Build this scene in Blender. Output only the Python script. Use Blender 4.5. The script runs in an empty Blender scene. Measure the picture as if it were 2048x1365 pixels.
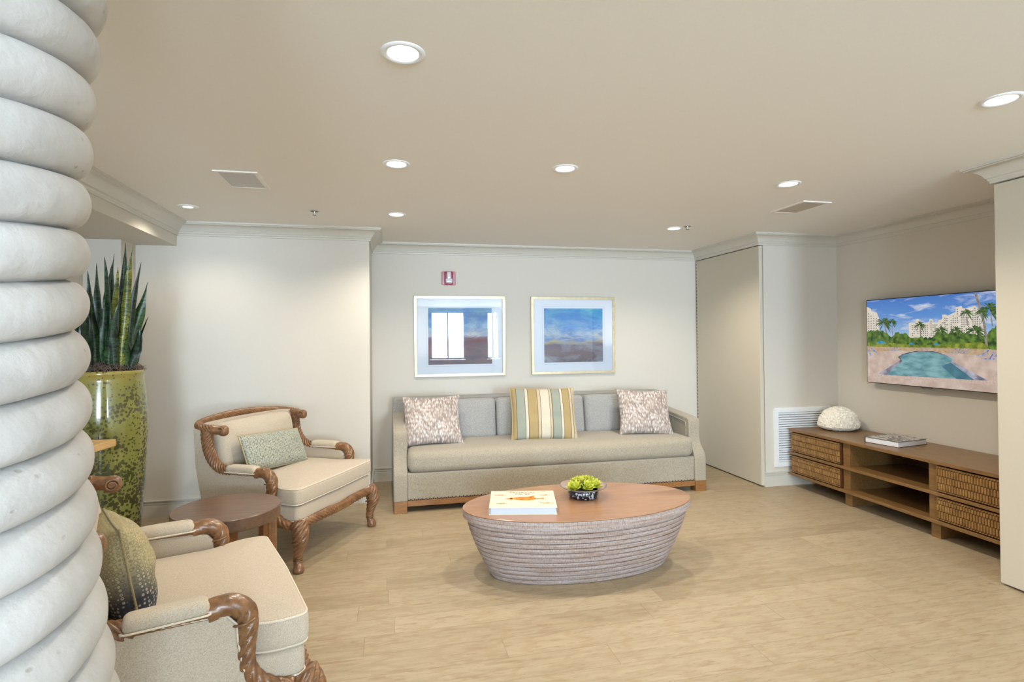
import bpy, bmesh, math, random
from mathutils import Vector, Matrix, Euler, noise
R = math.radians
PI = math.pi
SC = bpy.context.scene
COL = SC.collection
rnd = random.Random(7)

# ------------------------------------------------------------------ camera, world, light, exposure
H = 2.44
XB, YL, XL, YB, XD, YR, XT, XP, YP = -1.720, 5.111, -0.163, 5.8215, 3.499, 4.688, 4.384, 3.458, 2.530
cam = bpy.data.cameras.new('camera')
camo = bpy.data.objects.new('camera', cam)
COL.objects.link(camo)
SC.camera = camo
yaw, pitch, roll = 0.2200, 0.0104, -0.0085
cam.sensor_width = 36
cam.lens = 1105.9 / 2048 * 36
cam.shift_y = -17.26 / 2048
cam.clip_start = 0.05
F = Vector((math.sin(yaw) * math.cos(pitch), math.cos(yaw) * math.cos(pitch), math.sin(pitch)))
R0 = Vector((math.cos(yaw), -math.sin(yaw), 0))
U0 = R0.cross(F)
RV = R0 * math.cos(roll) + U0 * math.sin(roll)
UV = -R0 * math.sin(roll) + U0 * math.cos(roll)
camo.matrix_world = Matrix(((RV.x, UV.x, -F.x, 0), (RV.y, UV.y, -F.y, 0), (RV.z, UV.z, -F.z, 1.4533), (0, 0, 0, 1)))

SC.view_settings.view_transform = 'Standard'
SC.view_settings.look = 'None'
SC.view_settings.gamma = 1
SC.view_settings.use_curve_mapping = False
SC.view_settings.exposure = -0.20

w = bpy.data.worlds.new('daylight')
SC.world = w
w.use_nodes = True
w.node_tree.nodes['Background'].inputs[0].default_value = (0.62, 0.80, 1.0, 1)
w.node_tree.nodes['Background'].inputs[1].default_value = 3.0

def area(name, loc, size, power, color, rot):
    l = bpy.data.lights.new(name, 'AREA')
    l.shape = 'RECTANGLE'
    l.size, l.size_y = size
    l.energy = power
    l.color = color
    o = bpy.data.objects.new(name, l)
    o.location = loc
    o.rotation_euler = rot
    COL.objects.link(o)
    return o
YREAR = -5.5
SILL = 0.80
WIN = [(-1.95, -0.35), (1.25, 2.35), (3.00, 3.44)]  # first opening is an added window, there to light the column
for i, (a, b) in enumerate(WIN):
    area('daylight_window', ((a + b) / 2, YREAR - 0.35, 1.50), (b - a, 1.7), (370 if a < 0 else 590) * (b - a), (0.66, 0.83, 1.0), (R(114), 0, 0))
LAMPS = [(0.055, 1.930, 1), (0.050, 3.167, 1), (1.010, 3.064, 1), (2.540, 3.100, 1), (2.522, 1.808, 1), (-1.430, 4.470, 0.5), (0.068, 4.452, 1), (2.541, 4.575, 1)]
LAMP_W = 18
LAMP_C = (1.0, 0.90, 0.76)

# ------------------------------------------------------------------ helpers
def c(r, g, b):
    f = lambda x: (x / 255 / 12.92) if x / 255 <= 0.04045 else ((x / 255 + 0.055) / 1.055) ** 2.4
    return (f(r), f(g), f(b), 1)

class NT:
    def __init__(s, name):
        s.m = bpy.data.materials.new(name)
        s.m.use_nodes = True
        s.t = s.m.node_tree
        s.b = s.t.nodes['Principled BSDF']
        s.tc = None
    def n(s, typ, **kw):
        x = s.t.nodes.new(typ)
        for k, v in kw.items():
            setattr(x, k, v)
        return x
    def l(s, a, b):
        s.t.links.new(a, b)
    def co(s, scale=(1, 1, 1), rot=(0, 0, 0), loc=(0, 0, 0)):
        if not s.tc:
            s.tc = s.n('ShaderNodeTexCoord')
        mp = s.n('ShaderNodeMapping')
        mp.inputs['Scale'].default_value = scale
        mp.inputs['Rotation'].default_value = rot
        mp.inputs['Location'].default_value = loc
        s.l(s.tc.outputs['Object'], mp.inputs[0])
        return mp.outputs[0]
    def noise(s, scale, detail=3, vec=None, rough=0.5, dist=0):
        x = s.n('ShaderNodeTexNoise')
        x.inputs['Scale'].default_value = scale
        x.inputs['Detail'].default_value = detail
        x.inputs['Roughness'].default_value = rough
        x.inputs['Distortion'].default_value = dist
        s.l(vec if vec else s.co(), x.inputs['Vector'])
        return x.outputs['Fac']
    def ramp(s, fac, stops, interp='LINEAR'):
        x = s.n('ShaderNodeValToRGB')
        x.color_ramp.interpolation = interp
        e = x.color_ramp.elements
        e[0].position, e[0].color = stops[0]
        e[1].position, e[1].color = stops[-1]
        for p, q in stops[1:-1]:
            k = e.new(p)
            k.color = q
        s.l(fac, x.inputs[0])
        return x.outputs[0]
    def mix(s, fac, a, b, mode='MIX'):
        x = s.n('ShaderNodeMix', data_type='RGBA', blend_type=mode)
        for inp, v in ((x.inputs[0], fac), (x.inputs[6], a), (x.inputs[7], b)):
            if hasattr(v, 'is_linked'):
                s.l(v, inp)
            elif isinstance(v, (int, float)):
                inp.default_value = v
            else:
                inp.default_value = v
        return x.outputs[2]
    def math(s, op, a, b=0.0):
        x = s.n('ShaderNodeMath', operation=op)
        for i, v in enumerate((a, b)):
            if hasattr(v, 'is_linked'):
                s.l(v, x.inputs[i])
            else:
                x.inputs[i].default_value = v
        return x.outputs[0]
    def col(s, v):
        if hasattr(v, 'is_linked'):
            s.l(v, s.b.inputs['Base Color'])
        else:
            s.b.inputs['Base Color'].default_value = v
    def bump(s, h, strength=0.3, dist=0.002):
        x = s.n('ShaderNodeBump')
        x.inputs['Strength'].default_value = strength
        x.inputs['Distance'].default_value = dist
        s.l(h, x.inputs['Height'])
        s.l(x.outputs[0], s.b.inputs['Normal'])
    def rough(s, v):
        s.b.inputs['Roughness'].default_value = v
        return s

def plain(name, color, rough=0.5, metal=0, var=0.06, scale=30, bump=0.0, coat=0, spec=0.5):
    t = NT(name)
    f = t.noise(scale, 4)
    lo = tuple(max(0, x * (1 - var)) for x in color[:3]) + (1,)
    hi = tuple(min(1, x * (1 + var)) for x in color[:3]) + (1,)
    t.col(t.ramp(f, [(0.3, lo), (0.7, hi)]))
    t.rough(rough)
    t.b.inputs['Metallic'].default_value = metal
    t.b.inputs['Coat Weight'].default_value = coat
    t.b.inputs['Specular IOR Level'].default_value = spec
    if bump:
        t.bump(f, bump)
    return t.m

def fabric(name, a, b, d, weave=900, rough=0.95, sheen=0.25, stretch=(1, 1, 1), bump=0.5):
    t = NT(name)
    v = t.co(stretch)
    f = t.noise(weave * 0.28, 3, v, 0.7)
    g = t.noise(weave, 2, v, 0.6)
    k = t.ramp(f, [(0.33, a), (0.5, b), (0.67, d)])
    k2 = t.mix(0.35, k, t.ramp(g, [(0.3, a), (0.7, d)]))
    t.col(k2)
    t.rough(rough)
    t.b.inputs['Sheen Weight'].default_value = sheen
    t.b.inputs['Specular IOR Level'].default_value = 0.2
    t.bump(f, bump, 0.0015)
    return t.m

def wood(name, a, b, rough=0.4, scale=(1, 12, 12), coat=0.15, base=6, bump=0.15):
    t = NT(name)
    v = t.co(scale)
    f = t.noise(base, 6, v, 0.6, 0.6)
    g = t.noise(base * 9, 3, v, 0.6)
    k = t.ramp(f, [(0.3, a), (0.7, b)])
    k = t.mix(0.25, k, t.ramp(g, [(0.35, a), (0.65, b)]))
    t.col(k)
    t.rough(rough)
    t.b.inputs['Coat Weight'].default_value = coat
    t.b.inputs['Coat Roughness'].default_value = 0.25
    t.bump(f, bump, 0.001)
    return t.m

def emit(name, color, strength):
    t = NT(name)
    t.b.inputs['Base Color'].default_value = (0, 0, 0, 1)
    t.b.inputs['Emission Color'].default_value = color
    t.b.inputs['Emission Strength'].default_value = strength
    t.rough(0.3)
    return t.m

# ---- geometry generators: every one returns (verts, faces)
def box(x0, x1, y0, y1, z0, z1):
    v = [(x, y, z) for z in (z0, z1) for y in (y0, y1) for x in (x0, x1)]
    return v, [(0, 2, 3, 1), (4, 5, 7, 6), (0, 1, 5, 4), (2, 6, 7, 3), (0, 4, 6, 2), (1, 3, 7, 5)]

def merge(parts):
    V, Fc = [], []
    for v, f in parts:
        o = len(V)
        V += [tuple(p) for p in v]
        Fc += [tuple(i + o for i in q) for q in f]
    return V, Fc

def xf(g, m):
    return [tuple(m @ Vector(p)) for p in g[0]], g[1]

def rbox(x0, x1, y0, y1, z0, z1, r, n=10, puff=(0, 0, 0)):
    """rounded box with optional crown on each axis"""
    lo = Vector((x0, y0, z0)); hi = Vector((x1, y1, z1))
    ce = (lo + hi) / 2; hf = (hi - lo) / 2
    r = min(r, *(h * 0.999 for h in hf))
    key = {}; V = []; Fc = []
    def ticks(h):
        k = 4
        e = [-h + r * (1 - math.cos(PI / 2 * i / k)) for i in range(k)]
        m_ = [-(h - r) + 2 * (h - r) * i / n for i in range(n + 1)]
        return e + m_ + [-q for q in reversed(e)]
    T = [ticks(h) for h in hf]
    def vid(p):
        kk = (round(p[0], 6), round(p[1], 6), round(p[2], 6))
        if kk in key:
            return key[kk]
        q = Vector(p)
        inner = Vector([max(-(hf[i] - r), min(hf[i] - r, q[i])) for i in range(3)])
        d = q - inner
        if d.length > 1e-9:
            q = inner + d.normalized() * r
        u = [q[i] / hf[i] for i in range(3)]
        a = [max(0, 1 - x * x) for x in u]
        q = q + Vector((u[0] * puff[0] * a[1] * a[2], u[1] * puff[1] * a[0] * a[2], u[2] * puff[2] * (a[0] * a[1]) ** 0.6))
        V.append(tuple(q + ce))
        key[kk] = len(V) - 1
        return key[kk]
    for ax in range(3):
        b_, c_ = (ax + 1) % 3, (ax + 2) % 3
        for sgn in (-1, 1):
            for i in range(len(T[b_]) - 1):
                for j in range(len(T[c_]) - 1):
                    q = []
                    for (ii, jj) in ((i, j), (i + 1, j), (i + 1, j + 1), (i, j + 1)):
                        p = [0, 0, 0]
                        p[ax] = sgn * hf[ax]; p[b_] = T[b_][ii]; p[c_] = T[c_][jj]
                        q.append(vid(p))
                    if len(set(q)) < 3:
                        continue
                    if sgn < 0:
                        q.reverse()
                    Fc.append(tuple(dict.fromkeys(q)))
    return V, Fc

def catmull(P, n=8, closed=False):
    P = [Vector(p) for p in P]
    out = []
    m = len(P)
    rng = range(m if closed else m - 1)
    for i in rng:
        g = (lambda k: P[k % m]) if closed else (lambda k: P[max(0, min(m - 1, k))])
        p0, p1, p2, p3 = g(i - 1), g(i), g(i + 1), g(i + 2)
        for j in range(n):
            t = j / n
            out.append(0.5 * ((2 * p1) + (-p0 + p2) * t + (2 * p0 - 5 * p1 + 4 * p2 - p3) * t * t + (-p0 + 3 * p1 - 3 * p2 + p3) * t ** 3))
    if not closed:
        out.append(P[-1].copy())
    return out

def resample(P, step):
    L = [0]
    for a, b in zip(P, P[1:]):
        L.append(L[-1] + (b - a).length)
    n = max(2, int(L[-1] / step))
    out = []; k = 0
    for i in range(n + 1):
        s = L[-1] * i / n
        while k < len(L) - 2 and L[k + 1] < s:
            k += 1
        t = (s - L[k]) / max(1e-9, L[k + 1] - L[k])
        out.append(P[k].lerp(P[k + 1], min(1, max(0, t))))
    return out, L[-1]

def tube(P, rad, seg=10, closed=False, prof=None, caps=True):
    """sweep a ring along P; rad(t, theta) or number"""
    P = [Vector(p) for p in P]
    n = len(P)
    V, Fc = [], []
    t0 = (P[1] - P[0]).normalized()
    up = Vector((0, 0, 1)) if abs(t0.z) < 0.9 else Vector((1, 0, 0))
    nrm = (up - t0 * up.dot(t0)).normalized()
    s = 0
    for i in range(n):
        if closed:
            t = (P[(i + 1) % n] - P[i - 1]).normalized()
        else:
            t = (P[min(n - 1, i + 1)] - P[max(0, i - 1)]).normalized()
        nrm = (nrm - t * nrm.dot(t))
        nrm.normalize()
        bn = t.cross(nrm)
        if i:
            s += (P[i] - P[i - 1]).length
        for k in range(seg):
            th = 2 * PI * k / seg
            r_ = rad(i / (n - 1), th, s) if callable(rad) else rad
            V.append(tuple(P[i] + (nrm * math.cos(th) + bn * math.sin(th)) * r_))
    m = n if closed else n - 1
    for i in range(m):
        for k in range(seg):
            a = i * seg + k; b = i * seg + (k + 1) % seg
            a2 = ((i + 1) % n) * seg + k; b2 = ((i + 1) % n) * seg + (k + 1) % seg
            Fc.append((a, b, b2, a2))
    if caps and not closed:
        Fc.append(tuple(reversed(range(seg))))
        Fc.append(tuple(range((n - 1) * seg, n * seg)))
    return V, Fc

def rope(P, Rf, strands=8, tilt=1.0, amp=0.13, seg=40, step=0.002, n=10, knob=False):
    pts, L = resample(catmull(P, n), step)
    Rm = Rf(0.5) if callable(Rf) else Rf
    K = tilt * 1.0 / Rm
    def rad(t, th, s):
        r_ = Rf(t) if callable(Rf) else Rf
        a = amp(t) if callable(amp) else amp
        k = abs(math.cos(strands / 2 * (th - K * s)))
        return r_ * (1 + 1.9 * a * (k ** 0.6 - 0.72))
    return tube(pts, rad, seg)

def lathe(prof, seg=48, cx=0, cy=0, sx=1, sy=1, cap=True):
    V, Fc = [], []
    n = len(prof)
    for r_, z in prof:
        for k in range(seg):
            a = 2 * PI * k / seg
            V.append((cx + r_ * sx * math.cos(a), cy + r_ * sy * math.sin(a), z))
    for i in range(n - 1):
        for k in range(seg):
            a = i * seg + k; b = i * seg + (k + 1) % seg
            Fc.append((a, b, b + seg, a + seg))
    if cap and prof[0][0] > 1e-6:
        Fc.append(tuple(reversed(range(seg))))
    if cap and prof[-1][0] > 1e-6:
        Fc.append(tuple(range((n - 1) * seg, n * seg)))
    return V, Fc

def prism(poly, axis, a0, a1):
    """poly: list of 2D points; axis 'x','y','z' = extrusion axis"""
    def mk(p, q):
        return {'x': (q, p[0], p[1]), 'y': (p[0], q, p[1]), 'z': (p[0], p[1], q)}[axis]
    n = len(poly)
    V = [mk(p, a0) for p in poly] + [mk(p, a1) for p in poly]
    Fc = [tuple(range(n)), tuple(range(2 * n - 1, n - 1, -1))]
    for i in range(n):
        j = (i + 1) % n
        Fc.append((j, i, i + n, j + n))
    return V, Fc

def loft(outline, z0, z1, r, puff=0, puffb=0, k=5):
    """cushion from a star shaped outline (2D around its centre); returns geometry"""
    n = len(outline)
    cx = sum(p[0] for p in outline) / n; cy = sum(p[1] for p in outline) / n
    nr = []
    for i in range(n):
        a = Vector(outline[i - 1]); b = Vector(outline[(i + 1) % n])
        t = (b - a).normalized()
        nr.append(Vector((t.y, -t.x)))
    rings = []
    def ins(d):
        return [(outline[i][0] - nr[i].x * d, outline[i][1] - nr[i].y * d) for i in range(n)]
    for i in range(k + 1):
        a = PI / 2 * i / k
        rings.append((ins(r * (1 - math.sin(a))), z0 + r * (1 - math.cos(a))))
    for i in range(k + 1):
        a = PI / 2 * i / k
        rings.append((ins(r * (1 - math.cos(a))), z1 - r * (1 - math.sin(a))))
    base = ins(r)
    m = 8
    V = []; Fc = []
    allr = []
    for i in range(1, m):
        f = i / m
        allr.append(([(cx + (p[0] - cx) * f, cy + (p[1] - cy) * f) for p in base], z0 - puffb * (1 - f * f)))
    low = allr
    seq = low + rings + [([(cx + (p[0] - cx) * i / m, cy + (p[1] - cy) * i / m) for p in base], z1 + puff * (1 - (i / m) ** 2)) for i in range(m - 1, 0, -1)]
    for ring, z in seq:
        V += [(p[0], p[1], z) for p in ring]
    for i in range(len(seq) - 1):
        for j in range(n):
            a = i * n + j; b = i * n + (j + 1) % n
            Fc.append((a, b, b + n, a + n))
    V.append((cx, cy, z0 - puffb)); c0 = len(V) - 1
    V.append((cx, cy, z1 + puff)); c1 = len(V) - 1
    for j in range(n):
        Fc.append((c0, (j + 1) % n, j))
        a = (len(seq) - 1) * n
        Fc.append((c1, a + j, a + (j + 1) % n))
    return V, Fc

def pillow(wd, ht, T, n=26, pinch=0.07, crease=0.0, seed=1):
    """throw pillow in the XZ plane, thickness along Y, centred"""
    V, Fc = [], []
    rr = random.Random(seed)
    ph = rr.uniform(0, 9)
    for side in (-1, 1):
        for i in range(n + 1):
            for j in range(n + 1):
                u = -1 + 2 * i / n; v = -1 + 2 * j / n
                u = math.sin(u * PI / 2) * 0.35 + u * 0.65
                v = math.sin(v * PI / 2) * 0.35 + v * 0.65
                x = u * wd / 2 * (1 - pinch * (1 - v * v))
                z = v * ht / 2 * (1 - pinch * (1 - u * u))
                t = T / 2 * (max(0, (1 - u * u)) * max(0, (1 - v * v))) ** 0.42
                wr = noise.noise(Vector((u * 2.2 + ph, v * 2.2, side * 3))) * crease * (1 - u * u * v * v)
                V.append((x, side * (t + wr * t / (T / 2)), z))
        o = 0 if side < 0 else (n + 1) ** 2
        for i in range(n):
            for j in range(n):
                q = (o + i * (n + 1) + j, o + (i + 1) * (n + 1) + j, o + (i + 1) * (n + 1) + j + 1, o + i * (n + 1) + j + 1)
                Fc.append(q if side < 0 else tuple(reversed(q)))
    return V, Fc

def pillow_edge(wd, ht, pinch=0.07, n=14, r=0.004):
    P = []
    for a, b, ax in (((-1, -1), (1, -1), 0), ((1, -1), (1, 1), 1), ((1, 1), (-1, 1), 0), ((-1, 1), (-1, -1), 1)):
        for i in range(n):
            t = i / n
            u = a[0] + (b[0] - a[0]) * t; v = a[1] + (b[1] - a[1]) * t
            P.append((u * wd / 2 * (1 - pinch * (1 - v * v)), 0, v * ht / 2 * (1 - pinch * (1 - u * u))))
    return tube(P, r, 8, closed=True)

def put(name, g, mat, parent=None, smooth=35, bevel=0, seg=2, loc=None, rot=None, sub=0, clean=True):
    me = bpy.data.meshes.new(name)
    me.from_pydata(g[0], [], g[1])
    mats = mat if isinstance(mat, (list, tuple)) else [mat]
    for m in mats:
        me.materials.append(m)
    if len(g) > 2:
        for p, i in zip(me.polygons, g[2]):
            p.material_index = i
    if clean:
        bm = bmesh.new(); bm.from_mesh(me)
        bmesh.ops.remove_doubles(bm, verts=bm.verts, dist=1e-6)
        bmesh.ops.recalc_face_normals(bm, faces=bm.faces)
        bm.to_mesh(me); bm.free()
    if smooth:
        me.shade_smooth()
        me.set_sharp_from_angle(angle=R(smooth))
    me.update()
    o = bpy.data.objects.new(name, me)
    COL.objects.link(o)
    if parent:
        o.parent = parent
    if loc:
        o.location = loc
    if rot:
        o.rotation_euler = rot
    if bevel:
        b = o.modifiers.new('bevel', 'BEVEL')
        b.width = bevel; b.segments = seg; b.limit_method = 'ANGLE'; b.angle_limit = R(40)
        b.harden_normals = False
    if sub:
        s = o.modifiers.new('sub', 'SUBSURF'); s.levels = s.render_levels = sub
    return o

def thing(name, label, cat, loc=(0, 0, 0), rz=0, group=None):
    o = bpy.data.objects.new(name, None)
    COL.objects.link(o)
    o.empty_display_size = 0.1
    o.location = loc; o.rotation_euler = (0, 0, rz)
    o['label'] = label; o['category'] = cat
    if group: o['group'] = group
    return o

def tag(o, label, cat, group=None):
    o['label'] = label; o['category'] = cat
    if group: o['group'] = group
    return o

def struct(o, label=None):
    o['kind'] = 'structure'
    if label: o['label'] = label
    return o

def dup(root, loc, label):
    r = root.copy(); COL.objects.link(r); r.location = loc; r['label'] = label
    for ch in list(root.children):
        k = ch.copy(); COL.objects.link(k); k.parent = r
    return r

def sweep_wall(path, prof, close_ends=True):
    """extrude a moulding profile [(offset to the right of the path, z)] along an XY polyline with mitres"""
    n = len(path)
    P = [Vector(p) for p in path]
    V, Fc = [], []
    m = len(prof)
    for i in range(n):
        ds = []
        if i > 0: ds.append((P[i] - P[i - 1]).normalized())
        if i < n - 1: ds.append((P[i + 1] - P[i]).normalized())
        ns = [Vector((d.y, -d.x)) for d in ds]
        if len(ns) == 2:
            k = (ns[0] + ns[1]) / (1 + ns[0].dot(ns[1]))
        else:
            k = ns[0]
        for o, z in prof:
            q = P[i] + k * o
            V.append((q.x, q.y, z))
    for i in range(n - 1):
        for j in range(m):
            a = i * m + j; b = i * m + (j + 1) % m
            Fc.append((a, b, b + m, a + m))
    Fc.append(tuple(range(m))); Fc.append(tuple(range((n - 1) * m, n * m)))
    return V, Fc

# ------------------------------------------------------------------ materials
def wallpaint(name, col_, var=0.02):
    t = NT(name)
    f = t.noise(140, 5)
    lo = tuple(x * (1 - var) for x in col_[:3]) + (1,)
    t.col(t.ramp(f, [(0.3, lo), (0.7, col_)]))
    t.rough(0.6)
    t.b.inputs['Specular IOR Level'].default_value = 0.35
    t.bump(f, 0.12, 0.0008)
    return t.m
M = {}
M['wall'] = wallpaint('wall_paint', c(214, 208, 197))
M['ceil'] = wallpaint('ceiling_paint', c(240, 236, 229))
M['trim'] = plain('trim_paint', c(206, 202, 191), 0.35, var=0.01)
M['door'] = wallpaint('door_paint', c(204, 196, 179))
M['white'] = plain('white_enamel', c(238, 240, 242), 0.35, var=0.01)
M['dark'] = plain('dark_gap', c(28, 24, 20), 0.8)
M['black'] = plain('black_plastic', c(22, 22, 24), 0.3)

def floor_mat():
    t = NT('oak_planks')
    v = t.co()
    br = t.n('ShaderNodeTexBrick')
    spf = t.n('ShaderNodeSeparateXYZ'); t.l(v, spf.inputs[0])
    row = t.math('FLOOR', t.math('DIVIDE', spf.outputs[1], 0.165))
    wn = t.n('ShaderNodeTexWhiteNoise', noise_dimensions='1D'); t.l(row, wn.inputs['W'])
    cbf = t.n('ShaderNodeCombineXYZ')
    t.l(t.math('ADD', spf.outputs[0], t.math('MULTIPLY', wn.outputs['Value'], 7.0)), cbf.inputs[0])
    t.l(spf.outputs[1], cbf.inputs[1])
    t.l(cbf.outputs[0], br.inputs['Vector'])
    br.offset = 0.0; br.offset_frequency = 2; br.squash = 1.0
    br.inputs['Scale'].default_value = 1
    br.inputs['Brick Width'].default_value = 1.45
    br.inputs['Row Height'].default_value = 0.165
    br.inputs['Mortar Size'].default_value = 0.0012
    br.inputs['Mortar Smooth'].default_value = 0.3
    br.inputs['Bias'].default_value = 0
    br.inputs['Color1'].default_value = (0, 0, 0, 1)
    br.inputs['Color2'].default_value = (1, 1, 1, 1)
    br.inputs['Mortar'].default_value = (0.5, 0.5, 0.5, 1)
    plank = t.ramp(br.outputs['Color'], [(0.0, c(154, 138, 113)), (0.35, c(168, 152, 126)), (0.7, c(161, 145, 119)), (1.0, c(176, 160, 134))])
    # grain: shift the coordinates by the plank value so each plank has its own figure
    sh = t.n('ShaderNodeVectorMath', operation='MULTIPLY_ADD')
    t.l(br.outputs['Color'], sh.inputs[0])
    sh.inputs[1].default_value = (7, 13, 3)
    t.l(v, sh.inputs[2])
    mp = t.n('ShaderNodeMapping')
    mp.inputs['Scale'].default_value = (1.0, 7.0, 1)
    t.l(sh.outputs[0], mp.inputs[0])
    g1 = t.noise(2.4, 6, mp.outputs[0], 0.62, 1.6)
    wv = t.n('ShaderNodeTexWave', wave_type='RINGS', rings_direction='Y')
    wv.inputs['Scale'].default_value = 1.3
    wv.inputs['Distortion'].default_value = 7
    wv.inputs['Detail'].default_value = 4
    wv.inputs['Detail Scale'].default_value = 1.2
    t.l(mp.outputs[0], wv.inputs['Vector'])
    fine = t.noise(55, 4, mp.outputs[0], 0.6)
    kn = t.noise(3.2, 3, mp.outputs[0], 0.5, 0.4)
    k = t.mix(t.ramp(g1, [(0.40, (0, 0, 0, 1)), (0.62, (0.35, 0.35, 0.35, 1))]), plank, c(194, 177, 148))
    k = t.mix(t.ramp(kn, [(0.66, (0, 0, 0, 1)), (0.74, (0.55, 0.55, 0.55, 1))]), k, c(142, 118, 84))
    st = t.noise(9, 5, mp.outputs[0], 0.7, 0.8)
    k = t.mix(t.ramp(st, [(0.36, (0.6, 0.6, 0.6, 1)), (0.48, (0, 0, 0, 1))]), k, c(144, 122, 92))
    k = t.mix(t.ramp(wv.outputs['Fac'], [(0.0, (0.30, 0.30, 0.30, 1)), (0.16, (0, 0, 0, 1))]), k, c(158, 134, 100))
    k = t.mix(t.ramp(fine, [(0.3, (0.26, 0.26, 0.26, 1)), (0.5, (0, 0, 0, 1))]), k, c(165, 141, 108))
    k = t.mix(t.math('MULTIPLY', br.outputs['Fac'], 0.7), k, c(118, 96, 70))
    t.col(k)
    t.rough(0.42)
    t.b.inputs['Specular IOR Level'].default_value = 0.4
    t.bump(t.math('SUBTRACT', fine, t.math('MULTIPLY', br.outputs['Fac'], 4)), 0.10, 0.001)
    return t.m
M['floor'] = floor_mat()

M['carved'] = wood('carved_walnut', c(88, 55, 31), c(150, 108, 70), 0.32, (3, 3, 3), 0.35, 9, 0.2)
M['chairfab'] = fabric('oatmeal_tweed', c(164, 148, 125), c(191, 178, 158), c(213, 203, 188), 1050)
M['piping'] = fabric('cream_piping', c(200, 186, 162), c(216, 204, 184), c(232, 222, 206), 900)
M['sofafab'] = fabric('taupe_weave', c(132, 122, 104), c(162, 153, 136), c(186, 179, 163), 800, stretch=(1, 1, 0.45))
M['sofaback'] = fabric('blue_grey_weave', c(128, 126, 122), c(158, 157, 154), c(182, 182, 180), 800, stretch=(1, 1, 0.6))
M['sofawood'] = wood('orange_brown_wood', c(120, 80, 42), c(160, 112, 64), 0.35, (2, 12, 12), 0.2)
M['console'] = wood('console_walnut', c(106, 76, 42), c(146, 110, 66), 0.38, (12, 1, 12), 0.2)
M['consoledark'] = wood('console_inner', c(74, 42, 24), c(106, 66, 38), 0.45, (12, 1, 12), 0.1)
M['sidewood'] = wood('dark_walnut', c(84, 60, 44), c(116, 88, 67), 0.36, (1, 9, 9), 0.25)
M['tabletop'] = wood('tan_table_top', c(146, 106, 76), c(170, 130, 98), 0.28, (1, 9, 3), 0.3)
M['board'] = wood('light_oak_board', c(190, 146, 90), c(226, 190, 132), 0.45, (9, 1, 9), 0.1)

# ------------------------------------------------------------------ the room
struct(put('floor', box(-2.7, 5.2, YREAR - 0.2, 6.1, -0.1, 0), M['floor'], smooth=0))

def ceiling():
    g = box(-2.7, 5.2, YREAR - 0.2, 6.1, H, H + 0.12)
    o = put('ceiling', g, M['ceil'], smooth=0)
    cut = [lathe([(0.056 if k == 1 else 0.036, H - 0.02), (0.056 if k == 1 else 0.036, H + 0.14)], 40, x, y) for x, y, k in LAMPS]
    co = put('cutter', merge(cut), M['ceil'], smooth=0)
    b = o.modifiers.new('holes', 'BOOLEAN')
    b.operation = 'DIFFERENCE'; b.object = co; b.solver = 'EXACT'
    dg = bpy.context.evaluated_depsgraph_get()
    me = bpy.data.meshes.new_from_object(o.evaluated_get(dg))
    o.modifiers.clear()
    o.data = me
    bpy.data.objects.remove(co)
    return struct(o)
ceiling()

struct(put('wall_back', box(XL - 0.3, XD + 0.2, YB, YB + 0.15, 0, H), M['wall'], smooth=0))
struct(put('wall_left', box(-2.03, XL, YL, YB + 0.15, 0, H), M['wall'], smooth=0, bevel=0.003))
struct(put('wall_alcove', box(-2.6, -2.03, 4.863, YB, 0, H), M['wall'], smooth=0, bevel=0.003))
struct(put('wall_side', box(-2.44, -2.29, YREAR - 0.15, 4.863, 0, H), M['wall'], smooth=0))
struct(put('wall_recess', box(XD + 0.045, XT, YR, YB, 0, H), M['wall'], smooth=0))
struct(put('wall_door_side', box(XD + 0.042, XD + 0.2, YR + 0.02, YB, 0, H), M['wall'], smooth=0))
struct(put('wall_right', box(XT, XT + 0.15, YP - 0.6, YR + 0.6, 0, H), M['wall'], smooth=0))
struct(put('wall_right_front', box(XP + 0.045, XT + 0.15, YREAR - 0.15, YP - 0.002, 0, H), M['wall'], smooth=0))
# fascia over the two flush doors
struct(put('trim_1', box(XD, XD + 0.06, YR, YB, H - 0.106, H), M['wall'], smooth=0))
struct(put('trim_2', box(XP, XP + 0.06, YREAR, YP, H - 0.106, H), M['wall'], smooth=0))
struct(put('trim_3', box(-2.29, XB, YREAR, YL, 2.248, H - 0.001), M['wall'], smooth=0, bevel=0.002))
# rear wall with two windows, plus the added one at the left
rw = []
xs = -2.44
for a, b in WIN:
    rw.append(box(xs, a, YREAR - 0.15, YREAR, 0, H)); xs = b
rw.append(box(xs, XT + 0.15, YREAR - 0.15, YREAR, 0, H))
for a, b in WIN:
    rw.append(box(a, b, YREAR - 0.15, YREAR, 0, SILL))
    rw.append(box(a, b, YREAR - 0.15, YREAR, 2.32, H))
struct(put('wall_rear', merge(rw), M['wall'], smooth=0))
gt = NT('window_glass')
tr = gt.n('ShaderNodeBsdfTransparent'); gl = gt.n('ShaderNodeBsdfGlossy'); gl.inputs['Roughness'].default_value = 0.02
mx = gt.n('ShaderNodeMixShader'); mx.inputs[0].default_value = 0.06
gt.l(tr.outputs[0], mx.inputs[1]); gt.l(gl.outputs[0], mx.inputs[2])
gt.l(mx.outputs[0], gt.t.nodes['Material Output'].inputs['Surface'])
M['glass'] = gt.m
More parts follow.
